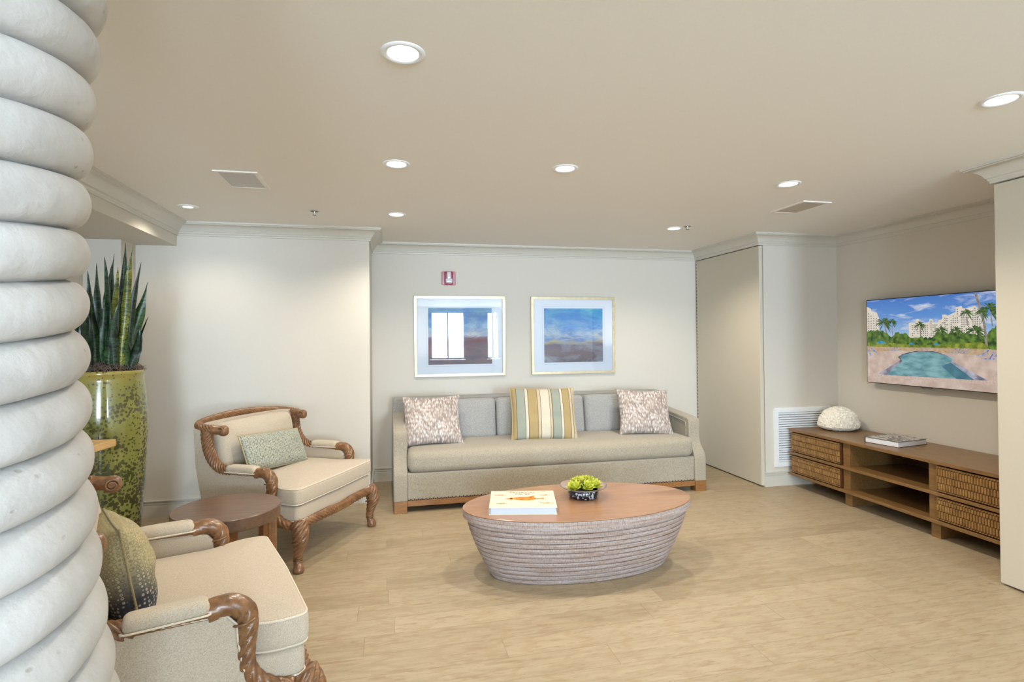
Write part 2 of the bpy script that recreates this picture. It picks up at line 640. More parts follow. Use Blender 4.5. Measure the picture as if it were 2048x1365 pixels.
for i, (a, b) in enumerate(WIN):
    m_ = (a + b) / 2
    fr = [box(a, b, YREAR - 0.12, YREAR - 0.04, SILL, SILL + 0.06), box(a, b, YREAR - 0.12, YREAR - 0.04, 2.26, 2.32),
          box(a, a + 0.06, YREAR - 0.12, YREAR - 0.04, SILL + 0.06, 2.26), box(b - 0.06, b, YREAR - 0.12, YREAR - 0.04, SILL + 0.06, 2.26),
          box(m_ - 0.02, m_ + 0.02, YREAR - 0.11, YREAR - 0.05, SILL + 0.06, 2.26)]
    wo = struct(put('window_%d' % (i + 1), merge(fr), M['white'], smooth=0))
    put('pane', box(a + 0.05, b - 0.05, YREAR - 0.09, YREAR - 0.08, SILL + 0.05, 2.27), M['glass'], wo, smooth=0)

# crown moulding
CR = [(0, H - 0.106), (0.011, H - 0.106), (0.013, H - 0.101), (0.013, H - 0.094), (0.018, H - 0.09), (0.021, H - 0.084), (0.021, H - 0.076), (0.027, H - 0.074),
      (0.031, H - 0.066), (0.040, H - 0.052), (0.052, H - 0.040), (0.066, H - 0.031), (0.080, H - 0.025), (0.090, H - 0.022), (0.097, H - 0.021), (0.098, H - 0.016), (0.109, H - 0.014), (0.109, H), (0, H)]
struct(put('trim_4', sweep_wall([(XB, YREAR), (XB, YL), (XL, YL), (XL, YB), (XD, YB), (XD, YR), (XT, YR), (XT, YP), (XP, YP), (XP, YREAR)], CR), M['trim'], smooth=25))
BB = [(0, 0), (0.013, 0), (0.013, 0.096), (0.009, 0.099), (0.009, 0.103), (0.014, 0.106), (0.014, 0.113), (0.006, 0.116), (0.006, 0.128), (0.017, 0.130), (0.017, 0.138), (0, 0.138)]
struct(put('baseboard_left', sweep_wall([(-2.29, YREAR), (-2.29, 4.863), (-2.03, 4.863), (-2.03, YL), (XL, YL), (XL, YB), (XD, YB)], BB), M['trim'], smooth=25))
struct(put('baseboard_right', sweep_wall([(XD + 0.045, YR + 0.02), (XD + 0.045, YR), (XT, YR), (XT, YP)], BB), M['trim'], smooth=25))

# flush doors
d1 = struct(put('door_1', box(XD, XD + 0.038, YR - 0.001, YB - 0.018, 0.012, H - 0.113), M['door'], smooth=0, bevel=0.003))
ht = NT('perforated_hinge')
vv = ht.co((1, 1, 1))
sp = ht.n('ShaderNodeSeparateXYZ'); ht.l(vv, sp.inputs[0])
fz = ht.math('FRACT', ht.math('MULTIPLY', sp.outputs[2], 26))
dd = ht.math('LESS_THAN', ht.math('ABSOLUTE', ht.math('SUBTRACT', fz, 0.5)), 0.22)
ht.col(ht.mix(dd, c(196, 188, 172), c(70, 62, 52))); ht.rough(0.4)
put('hinge', box(XD - 0.002, XD + 0.002, YB - 0.030, YB - 0.020, 0.02, H - 0.115), ht.m, d1, smooth=0)
d2 = struct(put('door_2', box(XP, XP + 0.038, YP - 1.25, YP, 0.012, H - 0.113), M['door'], smooth=0, bevel=0.003))

# ------------------------------------------------------------------ ceiling fittings
M['bulb'] = emit('lamp_glow', (1.0, 0.93, 0.82, 1), 130)
M['reflector'] = plain('lamp_reflector', c(245, 240, 228), 0.35, var=0.01)
def downlight(label, x, y, k):
    t = thing('downlight', label, 'downlight', (x, y, H), 0, 'recessed ceiling downlights')
    r_ = 0.056 if k == 1 else 0.036
    o_ = 0.076 if k == 1 else 0.072
    put('trim_ring', lathe([(r_ - 0.002, 0.012), (r_ - 0.002, -0.003), (r_ + 0.004, -0.006), (o_ - 0.006, -0.006), (o_, -0.002), (o_, 0.0005)], 48, cap=False), M['white'], t, smooth=50, clean=False)
    put('reflector', lathe([(r_ - 0.003, 0.001), (r_ - 0.006, 0.02), (r_ * 0.62, 0.06), (r_ * 0.42, 0.078), (0.0001, 0.079)], 40, cap=False), M['reflector'], t, smooth=60, clean=False)
    put('bulb', lathe([(0.0001, 0.050), (r_ * 0.46, 0.052), (r_ * 0.50, 0.056), (r_ * 0.42, 0.070)], 32), M['bulb'], t, smooth=60)
    l = bpy.data.lights.new('lamp_spot', 'SPOT')
    l.energy = LAMP_W * k * (2.4 if y < 2 or k < 1 else 3.3 if x < 0.5 and y > 4 else 4); l.color = LAMP_C; l.spot_size = R(142); l.spot_blend = 0.7; l.shadow_soft_size = 0.02
    so = bpy.data.objects.new('lamp_spot', l); COL.objects.link(so); so.parent = t; so.location = (0, 0, -0.012)
    return t
DL = ['nearest and largest ceiling downlight, at the top of the picture', 'white downlight second in the row behind the nearest downlight, left of the coffee table',
      'white downlight above the coffee table, alone in the middle of the ceiling', 'white downlight in the right half of the ceiling, in front of the right hand grille',
      'white downlight at the right picture edge near the pillar cornice', 'small eyeball downlight by the left beam above the potted plant',
      'far small downlight above the left end of the sofa', 'far downlight beside the sprinkler above the right end of the sofa']
for (x, y, k), lab in zip(LAMPS, DL):
    downlight(lab, x, y, k)

def sprinkler(label, x, y):
    t = thing('sprinkler_head', label, 'sprinkler', (x, y, H), 0, 'ceiling sprinkler heads')
    put('escutcheon', lathe([(0.014, 0.003), (0.016, -0.002), (0.034, -0.005), (0.042, -0.001), (0.042, 0.0005)], 32, cap=False), M['trim'], t)
    put('recess', lathe([(0.0001, -0.003), (0.026, -0.0035), (0.029, -0.0055), (0.026, -0.0058), (0.0001, -0.0052)], 24), M['black'], t)
    chrome = plain('chrome', c(200, 200, 200), 0.2, 1, 0.02)
    put('nozzle', lathe([(0.0001, -0.004), (0.008, -0.005), (0.007, -0.018), (0.004, -0.024), (0.004, -0.032), (0.0001, -0.032)], 16), chrome, t)
    put('deflector', lathe([(0.0001, -0.031), (0.013, -0.032), (0.014, -0.034), (0.0001, -0.035)], 20), M['black'], t)
sprinkler('sprinkler head left of the row of downlights, over the beige armchair wall', -0.546, 4.444)
sprinkler('sprinkler head right next to the far right downlight', 2.604, 4.45)

M['grillface'] = plain('ceiling_grille_face', c(205, 205, 205), 0.7, var=0.05, scale=900)
def ceiling_grille(label, x, y, face):
    t = thing('ceiling_speaker_grille', label, 'ceiling grille', (x, y, H), 0, 'rectangular ceiling grilles')
    a, b = 0.122, 0.182
    fr = [box(-a, a, -b, -b + 0.022, -0.007, 0), box(-a, a, b - 0.022, b, -0.007, 0), box(-a, -a + 0.022, -b + 0.022, b - 0.022, -0.007, 0), box(a - 0.022, a, -b + 0.022, b - 0.022, -0.007, 0)]
    put('frame', merge(fr), M['ceil'], t, smooth=0)
    put('mesh_face', box(-a + 0.022, a - 0.022, -b + 0.022, b - 0.022, -0.005, 0), face, t, smooth=0)
ceiling_grille('white rectangular ceiling grille left of centre, above the armchair', -0.866, 3.66, M['grillface'])
ceiling_grille('beige rectangular ceiling grille on the right, above the television console', 3.085, 3.645, plain('taupe_grille_face', c(190, 180, 165), 0.7, var=0.05, scale=900))

# return air grille on the recess wall
t = thing('return_air_grille', 'white louvred return air grille low on the wall behind the console', 'vent', (3.96, YR, 0.185))
put('frame', merge([box(-0.32, 0.32, -0.014, -0.001, 0, 0.045), box(-0.32, 0.32, -0.014, -0.001, 0.523, 0.568), box(-0.32, -0.275, -0.014, -0.001, 0.045, 0.523), box(0.275, 0.32, -0.014, -0.001, 0.045, 0.523)]), M['white'], t, smooth=0, bevel=0.002)
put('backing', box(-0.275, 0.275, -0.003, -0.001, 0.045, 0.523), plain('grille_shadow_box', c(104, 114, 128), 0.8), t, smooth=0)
lv = []
for i in range(21):
    z = 0.047 + i * 0.0228
    lv.append(prism([(-0.013, z), (-0.013, z + 0.007), (-0.004, z + 0.016), (-0.003, z + 0.012)], 'x', -0.275, 0.275))
lo = put('louvres', merge(lv), M['white'], t, smooth=0)

# fire strobe
t = thing('fire_alarm_strobe', 'red fire alarm strobe on the wall above the left picture', 'fire alarm', (0.622, YB, 2.087))
redm = plain('strobe_red', c(150, 40, 62), 0.35)
put('backplate', rbox(-0.073, 0.073, -0.022, -0.001, -0.073, 0.073, 0.010, 4), plain('strobe_plate', c(196, 138, 150), 0.35), t)
put('housing', rbox(-0.046, 0.044, -0.040, -0.018, -0.066, 0.071, 0.010, 4), redm, t)
put('lens', merge([rbox(-0.036, 0.036, -0.070, -0.036, -0.052, -0.004, 0.012, 4), rbox(-0.020, 0.020, -0.056, -0.036, -0.006, 0.064, 0.006, 4)]), plain('strobe_lens', c(214, 214, 222), 0.12, var=0.1, scale=200), t)

# ------------------------------------------------------------------ pictures
M['mat'] = plain('picture_mat', c(236, 240, 248), 0.7, var=0.005)
M['goldframe'] = plain('champagne_frame', c(214, 200, 168), 0.35, 0.35, 0.10, 25)
pg = NT('picture_glazing')
tr = pg.n('ShaderNodeBsdfTransparent'); gl = pg.n('ShaderNodeBsdfGlossy'); gl.inputs['Roughness'].default_value = 0.0
fr_ = pg.n('ShaderNodeFresnel'); fr_.inputs[0].default_value = 1.5
mx = pg.n('ShaderNodeMixShader')
pg.l(pg.math('MULTIPLY', fr_.outputs[0], 1.35), mx.inputs[0]); pg.l(tr.outputs[0], mx.inputs[1]); pg.l(gl.outputs[0], mx.inputs[2])
pg.l(mx.outputs[0], pg.t.nodes['Material Output'].inputs['Surface'])
M['glazing'] = pg.m

def painting(name, seed, horizon, sky, ground):
    """loose brushed landscape; object coordinates: x across, z up in metres"""
    t = NT(name)
    v = t.co((1, 1, 1), loc=(seed, 0, 0))
    raw = t.co()
    sp = t.n('ShaderNodeSeparateXYZ'); t.l(raw, sp.inputs[0])
    n1 = t.noise(4.5, 6, t.co((0.6, 1, 1.6), loc=(seed, 0, seed)), 0.6, 1.2)
    n2 = t.noise(9, 6, t.co((0.5, 1, 2.2), loc=(seed * 2, 0, 1)), 0.65, 1.5)
    zz = t.math('ADD', sp.outputs[2], t.math('MULTIPLY', t.math('SUBTRACT', n2, 0.5), 0.10))
    h = t.math('ADD', t.math('DIVIDE', zz, 0.60), 0.5)     # 0 bottom .. 1 top
    base = t.ramp(h, [(0.0, ground[0]), (horizon * 0.55, ground[1]), (horizon - 0.05, ground[2]), (horizon, ground[3]), (horizon + 0.06, sky[0]), (horizon + 0.25, sky[1]), (0.85, sky[2]), (1.0, sky[3])])
    blot = t.ramp(n1, [(0.42, (0, 0, 0, 1)), (0.60, (0.75, 0.75, 0.75, 1))])
    up = t.ramp(h, [(horizon, ground[4]), (horizon + 0.03, sky[4])])
    k = t.mix(blot, base, up)
    g = t.noise(40, 4, t.co((0.3, 1, 1.5)), 0.7)
    k = t.mix(t.ramp(g, [(0.35, (0.25, 0.25, 0.25, 1)), (0.6, (0, 0, 0, 1))]), k, c(90, 96, 120))
    t.col(k); t.rough(0.8)
    return t.m
def picture(label, x0, x1, z0, z1, pm):
    w_, h_ = (x1 - x0) / 2, (z1 - z0) / 2
    t = thing('framed_picture', label, 'picture', ((x0 + x1) / 2, YB, (z0 + z1) / 2))
    f = 0.030
    def bar(x0_, x1_, z0_, z1_): return box(x0_, x1_, -0.030, -0.001, z0_, z1_)
    put('frame', merge([bar(-w_, w_, -h_, -h_ + f), bar(-w_, w_, h_ - f, h_), bar(-w_, -w_ + f, -h_ + f, h_ - f), bar(w_ - f, w_, -h_ + f, h_ - f)]), M['goldframe'], t, smooth=0, bevel=0.003)
    put('mat_board', box(-w_ + f, w_ - f, -0.014, -0.006, -h_ + f, h_ - f), M['mat'], t, smooth=0)
    a, b = w_ * 0.70, h_ * 0.70
    put('inner_bevel', merge([box(-a - 0.02, a + 0.02, -0.0155, -0.014, b + 0.018, b + 0.021), box(-a - 0.02, a + 0.02, -0.0155, -0.014, -b - 0.021, -b - 0.018), box(-a - 0.022, -a - 0.019, -0.0155, -0.014, -b - 0.021, b + 0.021), box(a + 0.019, a + 0.022, -0.0155, -0.014, -b - 0.021, b + 0.021)]), plain('mat_bevel', c(214, 218, 226), 0.7), t, smooth=0)
    put('artwork', box(-a, a, -0.0165, -0.0145, -b, b), pm, t, smooth=0)
    put('glazing', box(-w_ + f, w_ - f, -0.0225, -0.0205, -h_ + f, h_ - f), M['glazing'], t, smooth=0)
G1 = (c(118, 104, 112), c(150, 104, 110), c(128, 62, 78), c(150, 110, 128), c(92, 84, 104))
S1 = (c(206, 210, 214), c(150, 192, 220), c(70, 132, 190), c(120, 176, 206), c(40, 120, 200))
G2 = (c(104, 96, 108), c(130, 106, 112), c(112, 92, 120), c(206, 182, 110), c(170, 176, 186))
S2 = (c(214, 214, 208), c(166, 202, 226), c(84, 170, 216), c(106, 192, 214), c(28, 132, 214))
picture('left framed landscape with window reflections in its glass, above the sofa', 0.261, 1.222, 1.055, 1.903, painting('painting_left', 3.1, 0.46, S1, G1))
picture('right framed blue sky landscape above the sofa', 1.512, 2.481, 1.055, 1.903, painting('painting_right', 8.4, 0.38, S2, G2))

# ------------------------------------------------------------------ sofa
S = thing('sofa', 'long taupe three-cushion sofa against the back wall under the two pictures', 'sofa', (1.475, 5.20, 0))
sx0, sx1 = -1.441, 1.441
y0 = -0.50     # front (world 4.70)
put('base', rbox(sx0 + 0.115, sx1 - 0.115, y0 + 0.012, 0.52, 0.100, 0.325, 0.012, 8), M['sofafab'], S)
def arm(s):
    prof = [(y0, 0.095), (y0, 0.300), (y0 + 0.006, 0.335), (y0 + 0.022, 0.362), (y0 + 0.052, 0.392), (y0 + 0.082, 0.425), (y0 + 0.098, 0.46), (y0 + 0.104, 0.50), (y0 + 0.106, 0.60), (y0 + 0.108, 0.640), (y0 + 0.118, 0.662), (y0 + 0.14, 0.674),
            (y0 + 0.35, 0.690), (y0 + 0.6, 0.705), (y0 + 0.78, 0.725), (0.50, 0.740), (0.50, 0.095)]
    a, b = (sx0, sx0 + 0.115) if s < 0 else (sx1 - 0.115, sx1)
    o = put('arm', prism(prof, 'x', a, b), M['sofafab'], S, bevel=0.012, seg=4, smooth=50)
    # recessed inner panel outlined with a welt
    x = b + 0.001 if s < 0 else a - 0.001
    P = catmull([(x, y0 + 0.16, 0.50), (x, y0 + 0.16, 0.60), (x, y0 + 0.175, 0.625), (x, y0 + 0.21, 0.635), (x, y0 + 0.60, 0.668)], 6)
    put('welt', tube(P, 0.004, 8), M['sofaback'], o)
    put('foot', box(a + 0.004, b - 0.004, y0 + 0.001, y0 + 0.10, 0, 0.097), M['sofawood'], S, bevel=0.003)
    put('foot', box(a + 0.004, b - 0.004, 0.40, 0.49, 0, 0.097), M['sofawood'], S, bevel=0.003)
arm(-1); arm(1)
put('kick_rail', box(sx0 + 0.112, sx1 - 0.112, y0 + 0.010, y0 + 0.035, 0.052, 0.100), M['sofawood'], S, bevel=0.002)
put('kick_rail', box(sx0 + 0.112, sx1 - 0.112, 0.44, 0.465, 0.052, 0.100), M['sofawood'], S, bevel=0.002)
nh = []
for i in range(168):
    x = sx0 + 0.125 + i * (sx1 - sx0 - 0.25) / 167
    z = 0.107 + (0.003 if i % 2 else -0.003)
    nh.append(xf(lathe([(0.0001, 0.004), (0.004, 0.003), (0.006, 0)], 8), Matrix.Translation((x, y0 + 0.0125, z)) @ Matrix.Rotation(PI / 2, 4, 'X')))
put('nailhead_trim', merge(nh), plain('nailheads', c(70, 44, 34), 0.35, 0.5), S)
put('seat_cushion', rbox(sx0 + 0.118, sx1 - 0.118, y0 + 0.005, 0.30, 0.325, 0.505, 0.055, 14, (0, 0.02, 0.012)), M['sofafab'], S)
put('back_frame', rbox(sx0 + 0.002, sx1 - 0.002, 0.36, 0.53, 0.10, 0.868, 0.018, 8), M['sofaback'], S)
for a, b in ((-1.315, -0.462), (-0.454, 0.440), (0.448, 1.315)):
    g = rbox(a, b, -0.11, 0.11, -0.20, 0.185, 0.045, 10, (0, 0.02, 0))
    put('back_cushion', xf(g, Matrix.Translation((0, 0.165, 0.680)) @ Matrix.Rotation(R(-9), 4, 'X')), M['sofaback'], S)

# ---- throw pillows on the sofa
def pillow_mat_silver():
    t = NT('silver_rose_velvet')
    v = t.co((1, 0, 0.36))
    vo = t.n('ShaderNodeTexVoronoi'); vo.inputs['Randomness'].default_value = 0.75; vo.inputs['Scale'].default_value = 84; t.l(v, vo.inputs['Vector'])
    f = t.noise(9, 3)
    a = t.ramp(vo.outputs['Distance'], [(0.15, c(232, 228, 228)), (0.45, c(186, 172, 164)), (0.75, c(136, 122, 116))])
    k = t.mix(t.ramp(f, [(0.45, (0, 0, 0, 1)), (0.62, (0.45, 0.45, 0.45, 1))]), a, c(166, 152, 142))
    t.col(k); t.rough(0.5); t.b.inputs['Metallic'].default_value = 0.08
    t.b.inputs['Sheen Weight'].default_value = 0.4
    t.bump(t.math('SUBTRACT', 1.0, vo.outputs['Distance']), 0.5, 0.003)
    return t.m
def pillow_mat_stripe():
    t = NT('striped_cotton')
    sp = t.n('ShaderNodeSeparateXYZ'); t.l(t.co(), sp.inputs[0])
    u = t.math('DIVIDE', t.math('ADD', sp.outputs[0], 0.29), 0.58)
    bl, gd, cr, dk, tn = c(146, 154, 142), c(168, 146, 98), c(208, 200, 180), c(88, 76, 68), c(196, 180, 152)
    st = [(0.0, gd), (0.05, dk), (0.056, bl), (0.185, dk), (0.192, cr), (0.235, dk), (0.243, gd), (0.385, dk), (0.393, tn), (0.435, dk), (0.443, cr), (0.585, dk), (0.593, tn), (0.625, dk), (0.633, bl), (0.765, dk), (0.773, cr), (0.805, dk), (0.813, gd), (0.925, dk), (0.933, tn), (0.97, dk), (0.978, tn)]
    k = t.ramp(u, st, 'CONSTANT')
    k = t.mix(t.ramp(t.noise(350, 3), [(0.35, (0.18, 0.18, 0.18, 1)), (0.6, (0, 0, 0, 1))]), k, c(120, 108, 90))
    t.col(k); t.rough(0.75); t.b.inputs['Sheen Weight'].default_value = 0.2
    t.bump(t.noise(600, 2), 0.3, 0.001)
    return t.m
M['silver'] = pillow_mat_silver()
M['stripe'] = pillow_mat_stripe()
def throw(label, loc, wd, ht_, T, tilt, roll_, yw, mat_, seed, edge=None, pinch=0.07):
    o = put('throw_pillow', pillow(wd, ht_, T, 30, pinch, 0.02, seed), mat_, smooth=70)
    o.matrix_world = Matrix.Translation(loc) @ Matrix.Rotation(yw, 4, 'Z') @ Matrix.Rotation(tilt, 4, 'X') @ Matrix.Rotation(roll_, 4, 'Y')
    if edge:
        put('piping', pillow_edge(wd, ht_, pinch), edge, o)
    return tag(o, label, 'pillow')
throw('silver and rose velvet pillow at the left arm of the sofa', (0.385, 5.055, 0.716), 0.54, 0.47, 0.15, R(-25), R(0), R(3), M['silver'], 3, None, 0.10)
throw('large striped blue, gold and cream pillow in the middle of the sofa', (1.425, 5.045, 0.738), 0.62, 0.51, 0.17, R(-24), R(1), R(-6), M['stripe'], 5, fabric('tan_cord', c(170, 146, 96), c(196, 172, 124), c(214, 196, 150), 900), 0.05)
throw('silver and rose velvet pillow at the right arm of the sofa', (2.455, 5.045, 0.716), 0.54, 0.47, 0.15, R(-25), R(2), R(-7), M['silver'], 9, None, 0.09)

# ------------------------------------------------------------------ coffee table
T = thing('coffee_table', 'oval coffee table with tan wooden top and ribbed whitewashed drum base', 'coffee table', (1.18, 3.352, 0))
def ribbed():
    t = NT('whitewashed_ribs')
    raw = t.co()
    sp = t.n('ShaderNodeSeparateXYZ'); t.l(raw, sp.inputs[0])
    ang = t.math('ARCTAN2', t.math('DIVIDE', sp.outputs[1], 0.5), sp.outputs[0])
    cb = t.n('ShaderNodeCombineXYZ')
    t.l(t.math('MULTIPLY', ang, 1.0), cb.inputs[0]); t.l(t.math('MULTIPLY', sp.outputs[2], 55), cb.inputs[1])
    cb2 = t.n('ShaderNodeCombineXYZ')
    t.l(t.math('MULTIPLY', ang, 60), cb2.inputs[0]); t.l(t.math('MULTIPLY', sp.outputs[2], 55), cb2.inputs[1])
    n1 = t.noise(2.2, 4, cb.outputs[0], 0.6)
    n2 = t.noise(1.0, 3, cb2.outputs[0], 0.7)
    k = t.ramp(n1, [(0.3, c(148, 120, 102)), (0.5, c(174, 158, 150)), (0.7, c(192, 186, 188))])
    k = t.mix(t.ramp(n2, [(0.32, (0.6, 0.6, 0.6, 1)), (0.52, (0, 0, 0, 1))]), k, c(112, 90, 76))
    tk = t.math('SINE', t.math('MULTIPLY', ang, 420))
    k = t.mix(t.ramp(tk, [(-0.0, (0, 0, 0, 1)), (0.9, (0.22, 0.22, 0.22, 1))]), k, c(118, 98, 86))
    t.col(k); t.rough(0.7)
    t.bump(t.math('ADD', n2, t.math('MULTIPLY', tk, 0.3)), 0.5, 0.002)
    return t.m
M['ribs'] = ribbed()
V_, F_ = [], []
seg = 160
prof = []
nb = 12
zt = 0.368
for i in range(nb):
    z_a = zt * i / nb; z_b = zt * (i + 1) / nb
    f = lambda z: math.sin(min(1, (z + 0.01) / 0.46) * PI / 2 * 0.92)
    for q, off in ((0.0, -0.008), (0.10, 0.003), (0.5, 0.006), (0.9, 0.003), (1.0, -0.008)):
        z = z_a + (z_b - z_a) * q
        prof.append((f(z), off, z))
def ell(kf, off):
    return (0.560 + 0.172 * kf + off, 0.232 + 0.148 * kf + off)
for kf, off, z in prof:
    a, b = ell(kf, off)
    for s_ in range(seg):
        th = 2 * PI * s_ / seg
        V_.append((a * math.cos(th), b * math.sin(th), z))
for i in range(len(prof) - 1):
    for s_ in range(seg):
        a = i * seg + s_; b = i * seg + (s_ + 1) % seg
        F_.append((a, b, b + seg, a + seg))
F_.append(tuple(reversed(range(seg)))); F_.append(tuple(range((len(prof) - 1) * seg, len(prof) * seg)))
put('ribbed_base', (V_, F_), M['ribs'], T, smooth=28)
put('edge_band', lathe([(0.985, 0.370), (1.0, 0.372), (1.0, 0.4125), (0.99, 0.4135), (0.985, 0.4135)], 160, 0, 0, 0.745, 0.392), M['ribs'], T, smooth=30)
put('table_top', lathe([(0.5, 0.4135), (0.985, 0.4135), (0.998, 0.4145), (1.0, 0.418), (0.994, 0.4205), (0.0001, 0.4205)], 160, 0, 0, 0.745, 0.392), M['tabletop'], T, smooth=30)
TZ = 0.4205

# fish book
def text_mesh(s, size, depth=0.0004):
    cu = bpy.data.curves.new('t', 'FONT'); cu.body = s; cu.size = size; cu.align_x = 'CENTER'; cu.extrude = depth
    o = bpy.data.objects.new('t', cu); COL.objects.link(o)
    me = bpy.data.meshes.new_from_object(o.evaluated_get(bpy.context.evaluated_depsgraph_get()))
    g = ([tuple(v.co) for v in me.vertices], [tuple(p.vertices) for p in me.polygons])
    bpy.data.objects.remove(o)
    return g
B = thing('coffee_table_book', 'large cream hardcover book with an orange fish on its cover, on the coffee table', 'book', (0.800, 3.318, TZ), R(-12.8))
M['pages'] = plain('book_pages', c(196, 204, 220), 0.8, var=0.05, scale=300)
M['cover'] = plain('cream_cover', c(222, 212, 190), 0.45, var=0.01)
bw, bh, bt = 0.200, 0.175, 0.044
put('pages', box(-bw + 0.008, bw - 0.006, -bh + 0.006, bh - 0.006, 0.004, bt - 0.004), M['pages'], B, smooth=0)
put('cover', merge([box(-bw, bw, -bh, bh, 0, 0.004), box(-bw, bw, -bh, bh, bt - 0.004, bt), box(-bw, -bw + 0.004, -bh, bh, 0.004, bt - 0.004)]), M['cover'], B, smooth=0, bevel=0.0012)
tg = merge([xf(text_mesh('TROPICAL', 0.036), Matrix.Translation((0.0, 0.120, bt + 0.0004))), xf(text_mesh('FISHES', 0.032), Matrix.Translation((0.0, 0.086, bt + 0.0004)))])
put('title', tg, plain('title_ink', c(128, 120, 106), 0.6), B, smooth=0)
def fish(cx, cy, sc, h=0.42, flip=1):
    pts = []
    for i in range(24):
        a = 2 * PI * i / 24
        x = math.cos(a); y = math.sin(a) * h * (0.75 + 0.25 * x)
        if x < -0.6: y *= 0.7
        pts.append((cx - flip * x * sc * 0.8 * -1, cy + y * sc))
    tail = [(cx + flip * sc * 0.72, cy + 0.05 * sc), (cx + flip * sc * 1.05, cy + 0.10 * sc), (cx + flip * sc * 1.28, cy + 0.16 * sc), (cx + flip * sc * 1.25, cy), (cx + flip * sc * 1.28, cy - 0.14 * sc), (cx + flip * sc * 1.05, cy - 0.08 * sc), (cx + flip * sc * 0.72, cy - 0.05 * sc)]
    fin = [(cx + flip * sc * 0.3, cy + h * sc * 0.8), (cx + flip * sc * 0.72, cy + h * sc * 1.35), (cx + flip * sc * 0.66, cy + h * sc * 0.4)]
    snout = [(cx - flip * sc * 1.02, cy - 0.02 * sc), (cx - flip * sc * 0.6, cy + h * 0.62 * sc), (cx - flip * sc * 0.6, cy - h * 0.62 * sc)]
    return [prism(q, 'z', bt + 0.0001, bt + 0.0007) for q in (pts, tail, fin, snout)]
fm = NT('orange_fish_print')
fm.col(fm.ramp(fm.noise(28, 4), [(0.35, c(196, 96, 24)), (0.5, c(224, 150, 40)), (0.65, c(206, 110, 56))])); fm.rough(0.5)
put('fish_print', merge(fish(0.0, 0.0, 0.104, 0.46)), fm.m, B, smooth=0)
sfi = plain('small_fish_ink', c(186, 160, 122), 0.6, var=0.4, scale=60)
for a_ in ((-0.145, 0.075, 0.034, 0.45), (-0.13, -0.10, 0.030, 0.5), (0.135, -0.095, 0.038, 0.4), (0.135, 0.075, 0.028, 0.5), (0.12, 0.150, 0.034, 0.14), (-0.09, 0.150, 0.026, 0.12)):
    put('small_fish_print', merge(fish(*a_)), sfi, B, smooth=0)

# bowl with succulents
B = thing('succulent_bowl', 'black speckled bowl with a flared clear rim holding green succulents, on the coffee table', 'planter bowl', (1.225, 3.405, TZ))
sm = NT('speckled_black_glass')
vo = sm.n('ShaderNodeTexVoronoi'); vo.inputs['Scale'].default_value = 85; sm.l(sm.co(), vo.inputs['Vector'])
nn = sm.noise(60, 3)
sm.col(sm.mix(sm.ramp(nn, [(0.54, (0, 0, 0, 1)), (0.62, (0.9, 0.9, 0.9, 1))]), c(12, 14, 22), c(176, 184, 196))); sm.rough(0.08)
sm.b.inputs['Coat Weight'].default_value = 0.6
put('bowl', lathe([(0.0001, 0), (0.078, 0), (0.092, 0.006), (0.099, 0.020), (0.099, 0.040), (0.094, 0.054), (0.088, 0.054), (0.091, 0.040), (0.088, 0.030), (0.0001, 0.030)], 64), sm.m, B, smooth=50)
cg = NT('clear_rim_glass')
cg.b.inputs['Base Color'].default_value = (0.93, 0.94, 0.97, 1); cg.rough(0.03); cg.b.inputs['Transmission Weight'].default_value = 0.92; cg.b.inputs['IOR'].default_value = 1.3
put('flared_rim', lathe([(0.091, 0.052), (0.110, 0.058), (0.135, 0.066), (0.151, 0.076), (0.153, 0.079), (0.149, 0.079), (0.133, 0.0695), (0.109, 0.0615), (0.091, 0.056), (0.091, 0.052)], 72, cap=False), cg.m, B, smooth=60)
put('soil', lathe([(0.0001, 0.046), (0.05, 0.045), (0.088, 0.040), (0.086, 0.035), (0.0001, 0.035)], 32), plain('dark_soil', c(44, 36, 30), 0.9, scale=200, var=0.3), B)
su = NT('succulent_green')
sp = su.n('ShaderNodeSeparateXYZ'); su.l(su.co(), sp.inputs[0])
su.col(su.ramp(su.noise(30, 3), [(0.3, c(120, 140, 32)), (0.5, c(176, 184, 54)), (0.7, c(206, 206, 96))])); su.rough(0.4)
su.b.inputs['Subsurface Weight'].default_value = 0.1
def petal(L, W, curl, th=0.006):
    V, Fc = [], []
    n, m = 8, 6
    for i in range(n + 1):
        t_ = i / n
        wv = W * math.sin(PI * min(1, t_ * 0.86 + 0.12)) ** 0.75 * (1 if t_ < 0.98 else 0.2)
        z = curl * t_ * t_ * L
        x = L * t_ * (1 - 0.25 * curl * t_)
        for j in range(m):
            a = 2 * PI * j / m
            V.append((x, wv * math.cos(a), z + th * math.sin(a) * (1 - 0.6 * t_) + (abs(math.cos(a)) * wv * 0.35)))
    for i in range(n):
        for j in range(m):
            a = i * m + j; b = i * m + (j + 1) % m
            Fc.append((a, b, b + m, a + m))
    Fc.append(tuple(range(m))); Fc.append(tuple(range(n * m, n * m + m)))
    return V, Fc
def rosette(cx, cy, cz, sc, tiltx, tilty, seed):
    rr = random.Random(seed)
    parts = []
    for ring, (n_, el, L) in enumerate(((4, 72, 0.6), (6, 52, 0.85), (8, 30, 1.0), (8, 8, 1.0))):
        for i in range(n_):
            az = 2 * PI * (i + 0.5 * ring) / n_ + rr.uniform(-.15, .15)
            m_ = Matrix.Rotation(az, 4, 'Z') @ Matrix.Rotation(-R(el + rr.uniform(-6, 6)), 4, 'Y')
            parts.append(xf(petal(L * sc, 0.26 * sc, 0.35), m_))
    g = merge(parts)
    return xf(g, Matrix.Translation((cx, cy, cz)) @ Euler((tiltx, tilty, 0)).to_matrix().to_4x4())
